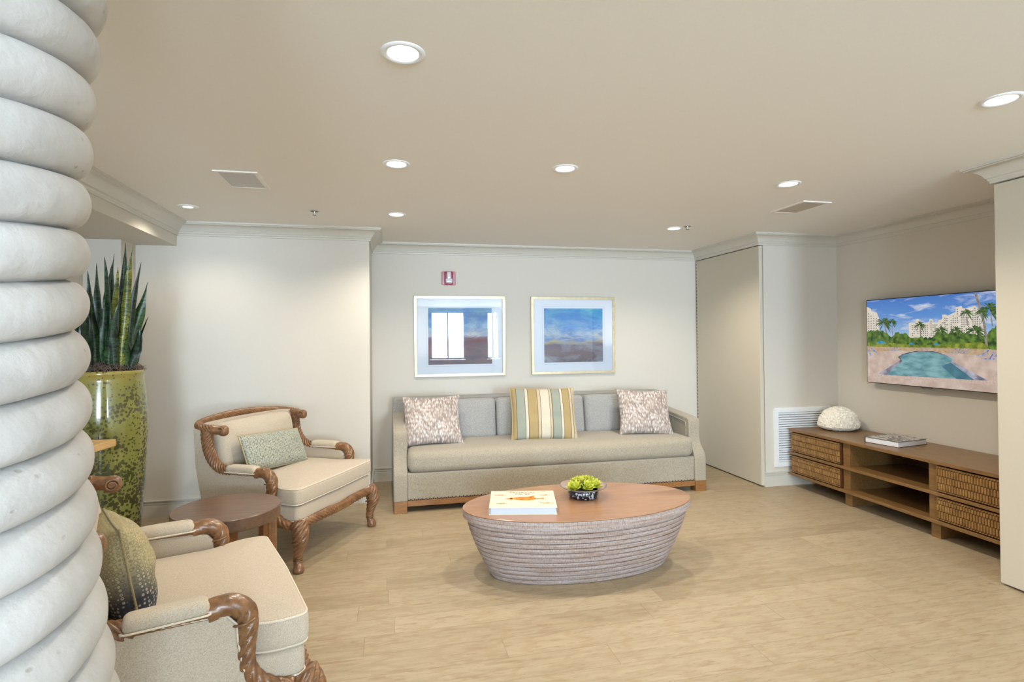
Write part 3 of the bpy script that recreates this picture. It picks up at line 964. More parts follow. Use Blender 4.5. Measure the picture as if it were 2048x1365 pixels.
for (x, y, z, s_, tx, ty, sd) in ((-0.030, 0.045, 0.078, 0.044, -0.3, -0.2, 7), (0.015, -0.040, 0.066, 0.046, 0.5, 0.0, 8), (-0.060, -0.015, 0.060, 0.052, 0.25, -0.35, 1), (0.000, 0.035, 0.078, 0.050, -0.1, 0.1, 2), (0.055, -0.010, 0.066, 0.058, 0.3, 0.3, 3), (0.040, 0.045, 0.080, 0.048, -0.2, 0.2, 4), (0.082, 0.020, 0.060, 0.045, 0.1, 0.5, 5)):
    put('succulent', rosette(x, y, z, s_ * 1.22, tx, ty, sd), su.m, B, smooth=60)
sv = NT('striped_leaf')
sv.col(sv.ramp(sv.math('SINE', sv.math('MULTIPLY', sv.n('ShaderNodeSeparateXYZ').outputs[0], 1)), [(0.3, c(60, 80, 44)), (0.7, c(188, 196, 120))])); sv.rough(0.4)
stp = []
for i in range(9):
    az = R(200 + i * 18)
    stp.append(xf(petal(0.062, 0.007, 0.5, 0.003), Matrix.Translation((-0.008, -0.02, 0.050)) @ Matrix.Rotation(az, 4, 'Z') @ Matrix.Rotation(-R(35 + 5 * (i % 3)), 4, 'Y')))
put('grassy_leaves', merge(stp), plain('dark_leaf', c(74, 92, 50), 0.4, var=0.4, scale=80), B, smooth=60)

# ------------------------------------------------------------------ console with drawers
K = thing('media_console', 'long low walnut media console with basket-weave drawer fronts, under the television', 'console', (3.77, 4.64, 0))
# local: x into the wall, y negative along the length
LY = -2.06
D_ = 0.60
put('top_panel', box(0, D_, LY, 0, 0.535, 0.560), M['console'], K, bevel=0.002)
put('middle_shelf', box(0, D_, LY, 0, 0.315, 0.339), M['console'], K, bevel=0.002)
put('bottom_panel', box(0, D_, LY, 0, 0.115, 0.140), M['console'], K, bevel=0.002)
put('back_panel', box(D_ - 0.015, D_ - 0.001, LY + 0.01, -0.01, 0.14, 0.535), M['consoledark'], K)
for (a, b) in ((-0.04, -0.015), (-0.69, -0.62), (-1.46, -1.39), (-2.045, -2.02)):
    put('divider', merge([box(0.03, D_ - 0.015, a, b, 0.140, 0.315), box(0.03, D_ - 0.015, a, b, 0.339, 0.535)]), M['console'], K, bevel=0.001)
for y in (-0.655, -1.425):
    put('support_leg', box(0.045, 0.50, y - 0.035, y + 0.035, 0, 0.115), M['console'], K, bevel=0.002)
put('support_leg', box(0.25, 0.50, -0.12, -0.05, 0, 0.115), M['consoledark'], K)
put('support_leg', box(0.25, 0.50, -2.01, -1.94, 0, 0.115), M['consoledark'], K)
def weave_mat():
    t = NT('woven_slats')
    raw = t.co()
    sp = t.n('ShaderNodeSeparateXYZ'); t.l(raw, sp.inputs[0])
    f = t.noise(7, 3, t.co((1, 3, 2)))
    g = t.noise(120, 3, t.co((1, 1, 0.2)))
    k = t.ramp(f, [(0.3, c(136, 100, 56)), (0.7, c(172, 134, 82))])
    k = t.mix(t.ramp(g, [(0.35, (0.35, 0.35, 0.35, 1)), (0.6, (0, 0, 0, 1))]), k, c(96, 62, 36))
    t.col(k); t.rough(0.42)
    return t.m
M['slats'] = weave_mat()
def drawer(y_hi, y_lo, z0, z1, last):
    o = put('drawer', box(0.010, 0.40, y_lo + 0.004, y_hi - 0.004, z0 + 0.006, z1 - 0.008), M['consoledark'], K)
    sl = []
    n_ = int((y_hi - y_lo - 0.012) / 0.0185)
    st = (y_hi - y_lo - 0.012) / n_
    rows = [(z0 + 0.008, z0 + 0.020, 0), (z0 + 0.021, z0 + 0.070, 0.5), (z0 + 0.071, z0 + 0.118, 0), (z0 + 0.119, z1 - 0.024, 0.5), (z1 - 0.023, z1 - 0.010, 0)]
    for (a, b, of) in rows:
        for i in range(n_ + (1 if of else 0)):
            ya = y_lo + 0.006 + st * (i - of); yb = ya + st
            ya = max(ya, y_lo + 0.006); yb = min(yb, y_hi - 0.006)
            if yb - ya < 0.004: continue
            dx = rnd.uniform(0, 0.0015)
            sl.append(rslat(0.000 + dx, 0.011, ya + 0.0012, yb - 0.0012, a + 0.001, b - 0.001))
    f = put('woven_front', merge(sl), M['slats'], o, smooth=0)
def rslat(x0, x1, y0_, y1_, z0, z1):
    e = 0.0025
    v = [(x1, y0_, z0), (x1, y1_, z0), (x1, y1_, z1), (x1, y0_, z1), (x0, y0_ + e, z0 + e), (x0, y1_ - e, z0 + e), (x0, y1_ - e, z1 - e), (x0, y0_ + e, z1 - e)]
    return v, [(0, 1, 2, 3), (4, 7, 6, 5), (0, 4, 5, 1), (1, 5, 6, 2), (2, 6, 7, 3), (3, 7, 4, 0)]
for (a, b) in ((-0.02, -0.610), (-1.462, -2.04)):
    drawer(a, b, 0.140, 0.313, False)
    drawer(a, b, 0.339, 0.533, False)

# coral ornament
def coral():
    bm = bmesh.new()
    bmesh.ops.create_icosphere(bm, subdivisions=6, radius=1)
    for v in bm.verts:
        p = v.co.copy()
        f = noise.fractal(p * 6.5, 0.6, 2.0, 1)
        rg = 1 - abs(math.sin(f * 6.0)) * 1.0
        d = 1 + 0.075 * rg
        z = p.z
        q = Vector((p.x * 0.185, p.y * 0.165, (z * 0.165 if z > 0 else z * 0.052)))
        q *= d
        v.co = (q.x, q.y, max(q.z, -0.045) + 0.045)
    V = [tuple(v.co) for v in bm.verts]; Fc = [tuple(v.index for v in f.verts) for f in bm.faces]
    bm.free()
    return V, Fc
o = put('coral_ornament', coral(), plain('white_coral', c(242, 238, 226), 0.7, var=0.05, bump=0.3), smooth=60, loc=(4.165, 4.455, 0.560), rot=(0, 0, 0.4))
tag(o, 'round white brain-coral ornament at the left end of the console', 'ornament')

B = thing('photo_book', 'thick hardcover book with a black and white photo cover, lying on the console', 'book', (4.075, 3.770, 0.560), R(9.5))
bw2, bh2, bt2 = 0.175, 0.140, 0.045
put('pages', box(-bw2 + 0.004, bw2 - 0.006, -bh2 + 0.006, bh2 - 0.006, 0.003, bt2 - 0.003), plain('book_pages_white', c(232, 232, 236), 0.8, var=0.04, scale=300), B, smooth=0)
pc = NT('black_and_white_print')
pc.col(pc.ramp(pc.noise(11, 5, pc.co((1, 1.6, 1)), 0.6, 1.5), [(0.38, c(20, 18, 20)), (0.46, c(90, 86, 84)), (0.54, c(222, 220, 220)), (0.64, c(60, 54, 52))])); pc.rough(0.3)
put('cover', merge([box(-bw2, bw2, -bh2, bh2, 0, 0.003), box(-bw2, bw2, -bh2, bh2, bt2 - 0.003, bt2), box(-bw2, bw2, bh2 - 0.003, bh2, 0.003, bt2 - 0.003)]), M['black'], B, smooth=0, bevel=0.001)
put('cover_photo', box(-bw2 + 0.004, bw2 - 0.004, -bh2 + 0.004, bh2 - 0.006, bt2, bt2 + 0.0006), pc.m, B, smooth=0)

# ------------------------------------------------------------------ television
TV = thing('television', 'wall-mounted television showing a resort swimming pool, above the console', 'television', (XT, 4.262, 1.018))
# local: screen faces -x; u runs towards -y, v up
put('bezel', rbox(-0.082, -0.030, -1.345, 0, 0, 0.757, 0.004, 3), M['black'], TV)
put('wall_bracket', box(-0.032, -0.001, -0.95, -0.40, 0.18, 0.58), M['black'], TV)
put('sensor_bar', prism([(-0.62, 0.001), (-0.60, -0.012), (-0.54, -0.012), (-0.52, 0.001)], 'x', -0.080, -0.060), plain('sensor_silver', c(120, 120, 124), 0.25, 0.8), TV)
ST = 0.85
skym = NT('screen_sky')
spx = skym.n('ShaderNodeSeparateXYZ'); skym.l(skym.co(), spx.inputs[0])
sk = skym.ramp(skym.math('DIVIDE', skym.math('SUBTRACT', spx.outputs[2], 0.42), 0.34), [(0.0, c(176, 208, 244)), (0.5, c(104, 160, 232)), (1.0, c(76, 130, 214))])
cl = skym.noise(5.5, 5, skym.co((1, 0.55, 2.6), (0.25, 0, 0)), 0.6, 0.8)
sk = skym.mix(skym.ramp(cl, [(0.50, (0, 0, 0, 1)), (0.66, (0.85, 0.85, 0.85, 1))]), sk, c(238, 242, 252))
skym.b.inputs['Base Color'].default_value = (0.01, 0.01, 0.01, 1)
skym.l(sk, skym.b.inputs['Emission Color']); skym.b.inputs['Emission Strength'].default_value = ST
skym.rough(0.25)
def emn(name, a, b, sc=40, st=ST, mp=(1, 1, 1)):
    t = NT(name)
    t.b.inputs['Base Color'].default_value = (0.01, 0.01, 0.01, 1)
    t.l(t.ramp(t.noise(sc, 4, t.co(mp)), [(0.36, a), (0.64, b)]), t.b.inputs['Emission Color'])
    t.b.inputs['Emission Strength'].default_value = st
    t.rough(0.25)
    return t.m
MS = [skym.m, emn('screen_tower', c(238, 226, 206), c(250, 242, 228)), emn('screen_window', c(110, 100, 96), c(150, 150, 160), 200), emn('screen_green', c(40, 74, 30), c(120, 156, 60), 26),
      emn('screen_deck', c(206, 180, 164), c(232, 210, 196), 12), emn('screen_low_wall', c(196, 164, 126), c(218, 190, 154)), emn('screen_coping', c(60, 62, 96), c(206, 206, 224), 9),
      emn('screen_water', c(96, 152, 162), c(146, 196, 200), 10, ST, (1, 1, 3)), emn('screen_deep_water', c(60, 112, 134), c(86, 142, 160), 12), emn('screen_palm', c(44, 78, 44), c(104, 130, 70), 60),
      emn('screen_trunk', c(128, 122, 112), c(176, 166, 150), 60), emn('screen_umbrella', c(20, 140, 206), c(60, 176, 226), 30), emn('screen_chairs', c(84, 112, 190), c(196, 206, 232), 60), emn('screen_hedge', c(96, 124, 36), c(168, 176, 60), 30), emn('screen_paving', c(214, 186, 170), c(230, 206, 192), 60)]
polys = []
def pl(pts, mi, lay): polys.append((pts, mi, lay))
pl([(0.007, 0.007), (1.338, 0.007), (1.338, 0.750), (0.007, 0.750)], 0, 0)
tower = [(0.008, 0.695), (0.053, 0.676), (0.057, 0.652), (0.115, 0.637), (0.139, 0.584), (0.137, 0.451), (0.008, 0.452)]
hotel = [(0.427, 0.536), (0.489, 0.534), (0.493, 0.567), (0.52, 0.566), (0.524, 0.533), (0.589, 0.531), (0.607, 0.538), (0.612, 0.563), (0.638, 0.562), (0.642, 0.531), (0.681, 0.53), (0.685, 0.553), (0.714, 0.555), (0.716, 0.594), (0.75, 0.592), (0.756, 0.582), (0.824, 0.609), (0.828, 0.647), (0.87, 0.654), (0.88, 0.633), (0.945, 0.64), (0.971, 0.651), (0.989, 0.624), (1.007, 0.571), (1.05, 0.414), (0.425, 0.41)]
pl(tower, 1, 1); pl(hotel, 1, 1)
for i in range(4):
    for j in range(9):
        u = 0.020 + i * 0.028; v = 0.47 + j * 0.022
        if v < 0.64 - i * 0.02: pl([(u, v), (u + 0.010, v), (u + 0.010, v + 0.010), (u, v + 0.010)], 2, 2)
def top_at(u):
    m_ = 0
    for (a, b) in zip(hotel[:-2], hotel[1:-1]):
        if a[0] <= u <= b[0] and b[0] > a[0]: m_ = a[1] + (b[1] - a[1]) * (u - a[0]) / (b[0] - a[0])
    return m_
u = 0.437
k_ = 0
while u < 1.0:
    v = 0.425
    while v < min(top_at(u), top_at(u + 0.010)) - 0.020:
        if rnd.random() < 0.82 and (k_ % 5):
            pl([(u, v), (u + 0.009, v), (u + 0.009, v + 0.009), (u, v + 0.009)], 2, 2)
        v += 0.0165
    u += 0.0165; k_ += 1
green = [(0.008, 0.46), (0.031, 0.476), (0.124, 0.478), (0.204, 0.458), (0.23, 0.426), (0.273, 0.418), (0.299, 0.449), (0.325, 0.456), (0.358, 0.44), (0.391, 0.455), (0.423, 0.417), (0.471, 0.41), (0.533, 0.417), (0.594, 0.409), (0.639, 0.416), (0.676, 0.455), (0.713, 0.46), (0.762, 0.445), (0.797, 0.455), (0.851, 0.446), (0.897, 0.45), (0.942, 0.441), (0.992, 0.434), (1.029, 0.414), (1.054, 0.44), (1.079, 0.465), (1.115, 0.49), (1.2, 0.52), (1.338, 0.5), (1.338, 0.31), (0.008, 0.323)]
gj = []
for a, b in zip(green[:-2], green[1:-1]):
    n_ = max(1, int(abs(b[0] - a[0]) / 0.012))
    for i in range(n_):
        q = i / n_
        gj.append((a[0] + (b[0] - a[0]) * q, a[1] + (b[1] - a[1]) * q + rnd.uniform(-0.008, 0.010)))
gj += green[-2:]
pl(gj, 3, 3)
pl([(0.008, 0.335), (0.356, 0.327), (1.058, 0.324), (1.338, 0.300), (1.338, 0.007), (0.008, 0.007)], 4, 4)
pl([(0.014, 0.365), (0.2, 0.370), (0.4, 0.352), (0.6, 0.350), (0.8, 0.362), (1.0, 0.372), (1.058, 0.36), (1.058, 0.324), (0.356, 0.327), (0.014, 0.331)], 13, 5)
pl([(0.014, 0.333), (0.356, 0.331), (0.794, 0.334), (1.062, 0.328), (1.062, 0.279), (0.793, 0.285), (0.355, 0.300), (0.013, 0.279)], 5, 5)
pl([(0.121, 0.086), (0.346, 0.218), (0.321, 0.244), (0.363, 0.271), (0.477, 0.297), (0.637, 0.301), (0.737, 0.277), (0.806, 0.248), (0.795, 0.224), (1.055, 0.092), (0.961, 0.083), (0.197, 0.081)], 6, 6)
pl([(0.206, 0.085), (0.364, 0.207), (0.338, 0.242), (0.371, 0.264), (0.477, 0.291), (0.637, 0.294), (0.737, 0.27), (0.796, 0.245), (0.781, 0.213), (0.961, 0.088)], 7, 7)
pl([(0.729, 0.193), (0.781, 0.213), (0.961, 0.088), (0.83, 0.082), (0.707, 0.182)], 8, 8)
pl([(0.008, 0.073), (0.197, 0.080), (1.055, 0.092), (1.338, 0.09), (1.338, 0.068), (0.008, 0.056)], 14, 8)
for q in ([(0.183, 0.544), (0.197, 0.543), (0.217, 0.45), (0.204, 0.45)], [(0.523, 0.511), (0.533, 0.511), (0.539, 0.417), (0.527, 0.417)], [(0.967, 0.745), (0.985, 0.745), (1.043, 0.517), (1.059, 0.349), (1.041, 0.349), (1.025, 0.518)],
          [(0.905, 0.589), (0.912, 0.588), (0.918, 0.501), (0.912, 0.501)], [(1.075, 0.6), (1.082, 0.6), (1.096, 0.49), (1.088, 0.491)], [(0.265, 0.526), (0.271, 0.526), (0.273, 0.434), (0.266, 0.434)]):
    pl(q, 10, 5)
def palm(u, v, s_, n_=11, seed=1):
    rr = random.Random(seed)
    for i in range(15):
        a = R(-50 + 280 * i / 14) + rr.uniform(-.1, .1)
        L = s_ * rr.uniform(0.75, 1.05)
        du, dv = math.cos(a), math.sin(a)
        pts = [(u + du * L * q, v + dv * L * q * 0.9 - 0.42 * L * q * q) for q in (0, 0.25, 0.5, 0.75, 1.0)]
        wd_ = [0.015, 0.075, 0.095, 0.065, 0.004]
        up_, lo_ = [], []
        for (pu, pv_), ww in zip(pts, wd_):
            up_.append((pu - dv * ww * s_, pv_ + abs(du) * ww * s_ * 0.6 + 0.0))
            lo_.append((pu + dv * ww * s_, pv_ - abs(du) * ww * s_ * 1.2))
        for k in range(4):
            pl([up_[k], up_[k + 1], lo_[k + 1], lo_[k]], 9, 9)
for i, (u, v, s_) in enumerate(((0.188, 0.551, 0.095), (0.527, 0.519, 0.062), (0.906, 0.602, 0.060), (1.072, 0.625, 0.105), (0.705, 0.472, 0.070), (0.823, 0.470, 0.066), (0.968, 0.467, 0.085), (0.267, 0.550, 0.062), (1.02, 0.60, 0.06), (0.62, 0.36, 0.04), (0.50, 0.37, 0.045))):
    palm(u, v, s_, 12, i)
for q in ([(0.094, 0.36), (0.154, 0.386), (0.215, 0.36)], [(0.418, 0.353), (0.45, 0.371), (0.482, 0.354)], [(0.638, 0.352), (0.667, 0.369), (0.696, 0.353)]):
    pl(q, 11, 10)
def loungers(u0, u1, v, s_, n_, m_=12):
    for i in range(n_):
        u = u0 + (u1 - u0) * i / max(1, n_ - 1)
        pl([(u, v), (u + s_ * 0.25, v + s_ * 0.1), (u + s_ * 0.9, v + s_ * 1.1), (u + s_ * 0.65, v + s_ * 1.15)], m_, 10)
        pl([(u - s_ * 0.9, v + s_ * 0.05), (u + s_ * 0.2, v + s_ * 0.1), (u + s_ * 0.2, v + s_ * 0.22), (u - s_ * 0.9, v + s_ * 0.2)], m_, 10)
loungers(0.80, 0.90, 0.290, 0.035, 4); loungers(1.01, 1.03, 0.272, 0.042, 2); loungers(1.06, 1.09, 0.245, 0.055, 2); loungers(0.53, 0.60, 0.308, 0.022, 3); loungers(0.25, 0.32, 0.300, 0.026, 4)
for q in ([(0.010, 0.310), (0.024, 0.305), (0.055, 0.251), (0.036, 0.240)], [(0.040, 0.320), (0.062, 0.322), (0.115, 0.275), (0.090, 0.272)]):
    pl(q, 12, 10)
pv, pf, pm_ = [], [], []
for pts, mi, lay in polys:
    o0 = len(pv)
    x = -0.0825 - 0.00025 * lay
    pts = [(min(1.338, max(0.007, a)), min(0.750, max(0.007, b))) for a, b in pts]
    pv += [(x, -a, b) for a, b in pts]
    pf.append(tuple(range(o0, o0 + len(pts)))); pm_.append(mi)
put('screen_picture', (pv, pf, pm_), MS, TV, smooth=0, clean=False)

# ------------------------------------------------------------------ armchairs
def rounded(poly, r, k=4):
    out = []
    n = len(poly)
    for i in range(n):
        p = Vector(poly[i]); a = Vector(poly[i - 1]); b = Vector(poly[(i + 1) % n])
        da = (a - p); db = (b - p)
        rr = min(r, da.length * 0.45, db.length * 0.45)
        p0 = p + da.normalized() * rr; p1 = p + db.normalized() * rr
        for j in range(k + 1):
            t_ = j / k
            q = p0 * (1 - t_) ** 2 + p * 2 * t_ * (1 - t_) + p1 * t_ * t_
            out.append((q.x, q.y))
    return out
def densify(poly, step=0.02, closed=True):
    out = []
    n = len(poly)
    for i in range(n if closed else n - 1):
        a = Vector(poly[i]); b = Vector(poly[(i + 1) % n])
        m_ = max(1, int((b - a).length / step))
        for j in range(m_):
            q = a.lerp(b, j / m_)
            out.append((q.x, q.y))
    return out
def armchair(label, loc, rz):
    A = thing('armchair', label, 'armchair', loc, rz, 'carved rope-frame armchairs')
    W = M['carved']; Fb = M['chairfab']; Pp = M['piping']
    # crest rail
    crest = [(-0.600, -0.415, 0.860), (-0.665, -0.440, 0.868), (-0.735, -0.440, 0.878), (-0.800, -0.400, 0.888), (-0.838, -0.30, 0.898), (-0.858, -0.15, 0.908), (-0.864, 0, 0.912),
             (-0.858, 0.15, 0.908), (-0.838, 0.30, 0.898), (-0.800, 0.400, 0.888), (-0.735, 0.440, 0.878), (-0.665, 0.440, 0.868), (-0.600, 0.415, 0.860)]
    cr = put('crest_rail', rope(crest, lambda t_: 0.026 if 0.06 < t_ < 0.94 else 0.029, 8, 0.9, lambda t_: 0.24 if 0.05 < t_ < 0.95 else 0.02, 32, 0.0022), W, A, smooth=80)
    for s in (-1, 1):
        sc_ = []
        g = rbox(-0.034, 0.034, -0.030, 0.030, -0.036, 0.036, 0.030, 4)
        vol = [(0.026 * math.cos(a) * (1 - a / 16), 0, 0.026 * math.sin(a) * (1 - a / 16)) for a in [i * 0.35 for i in range(34)]]
        put('scroll_tip', merge([xf(g, Matrix.Translation((-0.590, s * 0.412, 0.858))), xf(tube(vol, 0.005, 6), Matrix.Translation((-0.590, s * 0.412 - 0.029, 0.858)))]), W, cr, smooth=80)
    for s in (-1, 1):
        y = s * 0.445
        # side rope: from crest down to the arm
        put('side_rope', rope([(-0.690, y, 0.860), (-0.688, y, 0.80), (-0.672, y, 0.725), (-0.640, y, 0.665), (-0.590, y, 0.622), (-0.530, y, 0.606), (-0.46, y, 0.604), (-0.38, y, 0.602), (-0.30, y, 0.600), (-0.24, y, 0.598)],
                              lambda t_: 0.035 - 0.008 * min(1, t_ * 1.6), 8, 0.9, lambda t_: 0.27 if t_ < 0.60 else 0.03, 32, 0.0022), W, A, smooth=80)
        # arm post: knuckle then sweeping stile down to the seat rail
        put('arm_post', merge([rope([(-0.300, y, 0.600), (-0.250, y, 0.607), (-0.212, y, 0.596), (-0.190, y, 0.566), (-0.187, y, 0.52), (-0.192, y, 0.46), (-0.188, y, 0.40), (-0.160, y, 0.345), (-0.11, y, 0.305), (-0.05, y, 0.285)],
                                    lambda t_: 0.035 if t_ < 0.3 else 0.035 - 0.007 * min(1, (t_ - 0.3) * 3), 6, 0.8, lambda t_: 0.03 if t_ < 0.24 else 0.14, 32, 0.0022),
                               tube(catmull([(-0.195 + 0.038 * math.cos(a), y + 0.038 * math.sin(a), 0.548 + 0.006 * math.cos(a)) for a in [i * PI / 6 for i in range(12)]], 3, True), 0.004, 8, closed=True)]), W, A, smooth=80)
        pad = put('arm_pad', rbox(-0.520, -0.292, y - 0.040, y + 0.040, 0.598, 0.644, 0.022, 8, (0, 0, 0.006)), Fb, A, smooth=60)
        put('piping', tube([(p[0], p[1], 0.606) for p in densify(rounded([(-0.523, y - 0.042), (-0.289, y - 0.042), (-0.289, y + 0.042), (-0.523, y + 0.042)], 0.02), 0.02)], 0.0035, 8, closed=True), Pp, pad)
        # upholstered side
        side = [(-0.785, 0.872), (-0.768, 0.62), (-0.722, 0.40), (-0.702, 0.300), (-0.10, 0.300), (-0.155, 0.335), (-0.200, 0.40), (-0.216, 0.50), (-0.218, 0.548), (-0.245, 0.580), (-0.30, 0.588), (-0.46, 0.596), (-0.535, 0.600), (-0.595, 0.618), (-0.645, 0.66), (-0.680, 0.72), (-0.700, 0.80), (-0.705, 0.870)]
        a0, a1 = (y - 0.030, y + 0.022) if s > 0 else (y - 0.022, y + 0.030)
        sp_ = put('side_panel', prism(side, 'y', a0, a1), Fb, A, smooth=40, bevel=0.010, seg=3)
        yo = y + s * 0.022
        put('piping', tube([(p[0], yo, p[1]) for p in densify(side[4:], 0.03, False)], 0.0035, 6), Pp, sp_)
    # back shell
    bk = []
    nn_ = 20; rows_ = 12
    V, Fc = [], []
    for side_ in (0, 1):
        for i in range(rows_ + 1):
            z = 0.300 + (0.895 - 0.300) * i / rows_
            xo = -0.702 - 0.085 * ((z - 0.3) / 0.595) ** 0.9
            for j in range(nn_ + 1):
                yy = -0.44 + 0.88 * j / nn_
                bul = (0.015 + 0.045 * ((z - 0.3) / 0.595)) * (1 - (yy / 0.44) ** 2)
                cor = 0.035 * max(0, abs(yy) / 0.44 - 0.82) / 0.18
                x = xo - bul + cor + (0.045 if side_ else 0)
                V.append((x, yy, z))
    def id_(s_, i, j): return s_ * (rows_ + 1) * (nn_ + 1) + i * (nn_ + 1) + j
    for s_ in (0, 1):
        for i in range(rows_):
            for j in range(nn_):
                Fc.append((id_(s_, i, j), id_(s_, i, j + 1), id_(s_, i + 1, j + 1), id_(s_, i + 1, j)))
    for i in range(rows_):
        for j in (0, nn_):
            Fc.append((id_(0, i, j), id_(0, i + 1, j), id_(1, i + 1, j), id_(1, i, j)))
    for j in range(nn_):
        for i in (0, rows_):
            Fc.append((id_(0, i, j), id_(0, i, j + 1), id_(1, i, j + 1), id_(1, i, j)))
    put('back_panel', (V, Fc), Fb, A, smooth=50)
    # loose back cushion
    g = rbox(-0.085, 0.075, -0.375, 0.375, -0.190, 0.195, 0.060, 10, (0.035, 0, 0.012))
    bc = put('back_cushion', xf(g, Matrix.Translation((-0.690, 0, 0.690)) @ Matrix.Rotation(R(-10), 4, 'Y')), Fb, A, smooth=60)
    # seat deck
    base_poly = rounded([(-0.700, -0.425), (-0.02, -0.440), (0.0, -0.42), (0.0, 0.42), (-0.02, 0.440), (-0.700, 0.425)], 0.03)
    dk_ = densify(base_poly, 0.03)
    sd = put('seat_deck', loft(dk_, 0.305, 0.408, 0.022), Fb, A, smooth=60)
    put('piping', tube([(p[0], p[1], 0.312) for p in dk_], 0.004, 8, closed=True), Pp, sd)
    # T cushion
    tp = densify(rounded([(-0.64, -0.395), (-0.215, -0.397), (-0.120, -0.455), (0.012, -0.455), (0.022, 0), (0.012, 0.455), (-0.120, 0.455), (-0.215, 0.397), (-0.64, 0.395)], 0.05, 6), 0.022)
    sc2 = put('seat_cushion', loft(tp, 0.410, 0.522, 0.026, 0.026, 0.0), Fb, A, smooth=60)
    def ring(z, ins):
        return [(p[0], p[1], z) for p in tp]
    nn2 = len(tp)
    inner = []
    for i in range(nn2):
        t_ = (Vector(tp[(i + 1) % nn2]) - Vector(tp[i - 1])).normalized()
        nrm = Vector((t_.y, -t_.x))
        inner.append((tp[i][0] - nrm.x * 0.006, tp[i][1] - nrm.y * 0.006))
    put('piping', tube([(p[0], p[1], 0.514) for p in inner], 0.0042, 8, closed=True), Pp, sc2)
    put('piping', tube([(p[0], p[1], 0.419) for p in inner], 0.0042, 8, closed=True), Pp, sc2)
    # carved apron and rope rails
    ap = [(0.0, -0.43, 0.275), (0.005, -0.34, 0.288), (0.008, -0.2, 0.290), (0.010, 0, 0.286), (0.008, 0.2, 0.290), (0.005, 0.34, 0.288), (0.0, 0.43, 0.275)]
    apo = put('apron', merge([rope(ap, lambda t_: 0.026 + 0.004 * math.cos((t_ - 0.5) * PI), 8, 0.7, lambda t_: 0.25 if abs(t_ - 0.5) > 0.12 else 0.02, 32, 0.0022),
                       rbox(0.004, 0.040, -0.095, 0.095, 0.262, 0.312, 0.012, 4)]), W, A, smooth=80)
    for s in (-1, 1):
        put('side_rail', rope([(0.0, s * 0.425, 0.272), (-0.12, s * 0.428, 0.286), (-0.35, s * 0.425, 0.288), (-0.6, s * 0.41, 0.288), (-0.71, s * 0.40, 0.285)], 0.023, 8, 0.7, 0.18, 28, 0.0025), W, A, smooth=80)
        leg = [(-0.005, s * 0.420, 0.312), (0.004, s * 0.428, 0.285), (0.016, s * 0.438, 0.245), (0.016, s * 0.441, 0.200), (0.004, s * 0.438, 0.150), (-0.006, s * 0.434, 0.100), (-0.006, s * 0.436, 0.062), (0.004, s * 0.442, 0.030), (0.008, s * 0.444, 0.001)]
        def lr(t_):
            K_ = [(0, 0.044), (0.15, 0.050), (0.3, 0.047), (0.45, 0.037), (0.62, 0.028), (0.76, 0.0235), (0.84, 0.026), (0.91, 0.033), (0.96, 0.034), (1, 0.027)]
            for (a, ra), (b, rb) in zip(K_, K_[1:]):
                if a <= t_ <= b: return ra + (rb - ra) * (t_ - a) / (b - a)
            return 0.027
        rings = []
        for zz in (0.072, 0.082, 0.091):
            rings.append(tube(catmull([(-0.006 + 0.0265 * math.cos(a), s * 0.4345 + 0.0265 * math.sin(a), zz) for a in [i * PI / 5 for i in range(10)]], 3, True), 0.0035, 6, closed=True))
        band = tube(catmull([(0.010 + 0.045 * math.cos(a), s * 0.438 + 0.045 * math.sin(a), 0.205 + 0.02 * math.cos(a + 0.6 * s)) for a in [i * PI / 6 for i in range(12)]], 3, True), 0.005, 6, closed=True)
        put('front_leg', merge([rope(leg, lr, 8, 0.9, lambda t_: 0.16 if t_ < 0.74 else 0.03, 36, 0.002), band] + rings), W, A, smooth=80)
        put('back_leg', tube(catmull([(-0.675, s * 0.375, 0.305), (-0.700, s * 0.378, 0.2), (-0.735, s * 0.382, 0.09), (-0.765, s * 0.385, 0.001)], 6), lambda t_, th, q: 0.030 - 0.010 * t_, 14), W, A, smooth=80)
    return A
armchair('beige rope-carved armchair by the far left wall, beside the round table', (-0.350, 4.065, 0), R(-28.2))
armchair('beige rope-carved armchair in the left foreground behind the stone column', (-0.432, 2.437, 0), R(20))

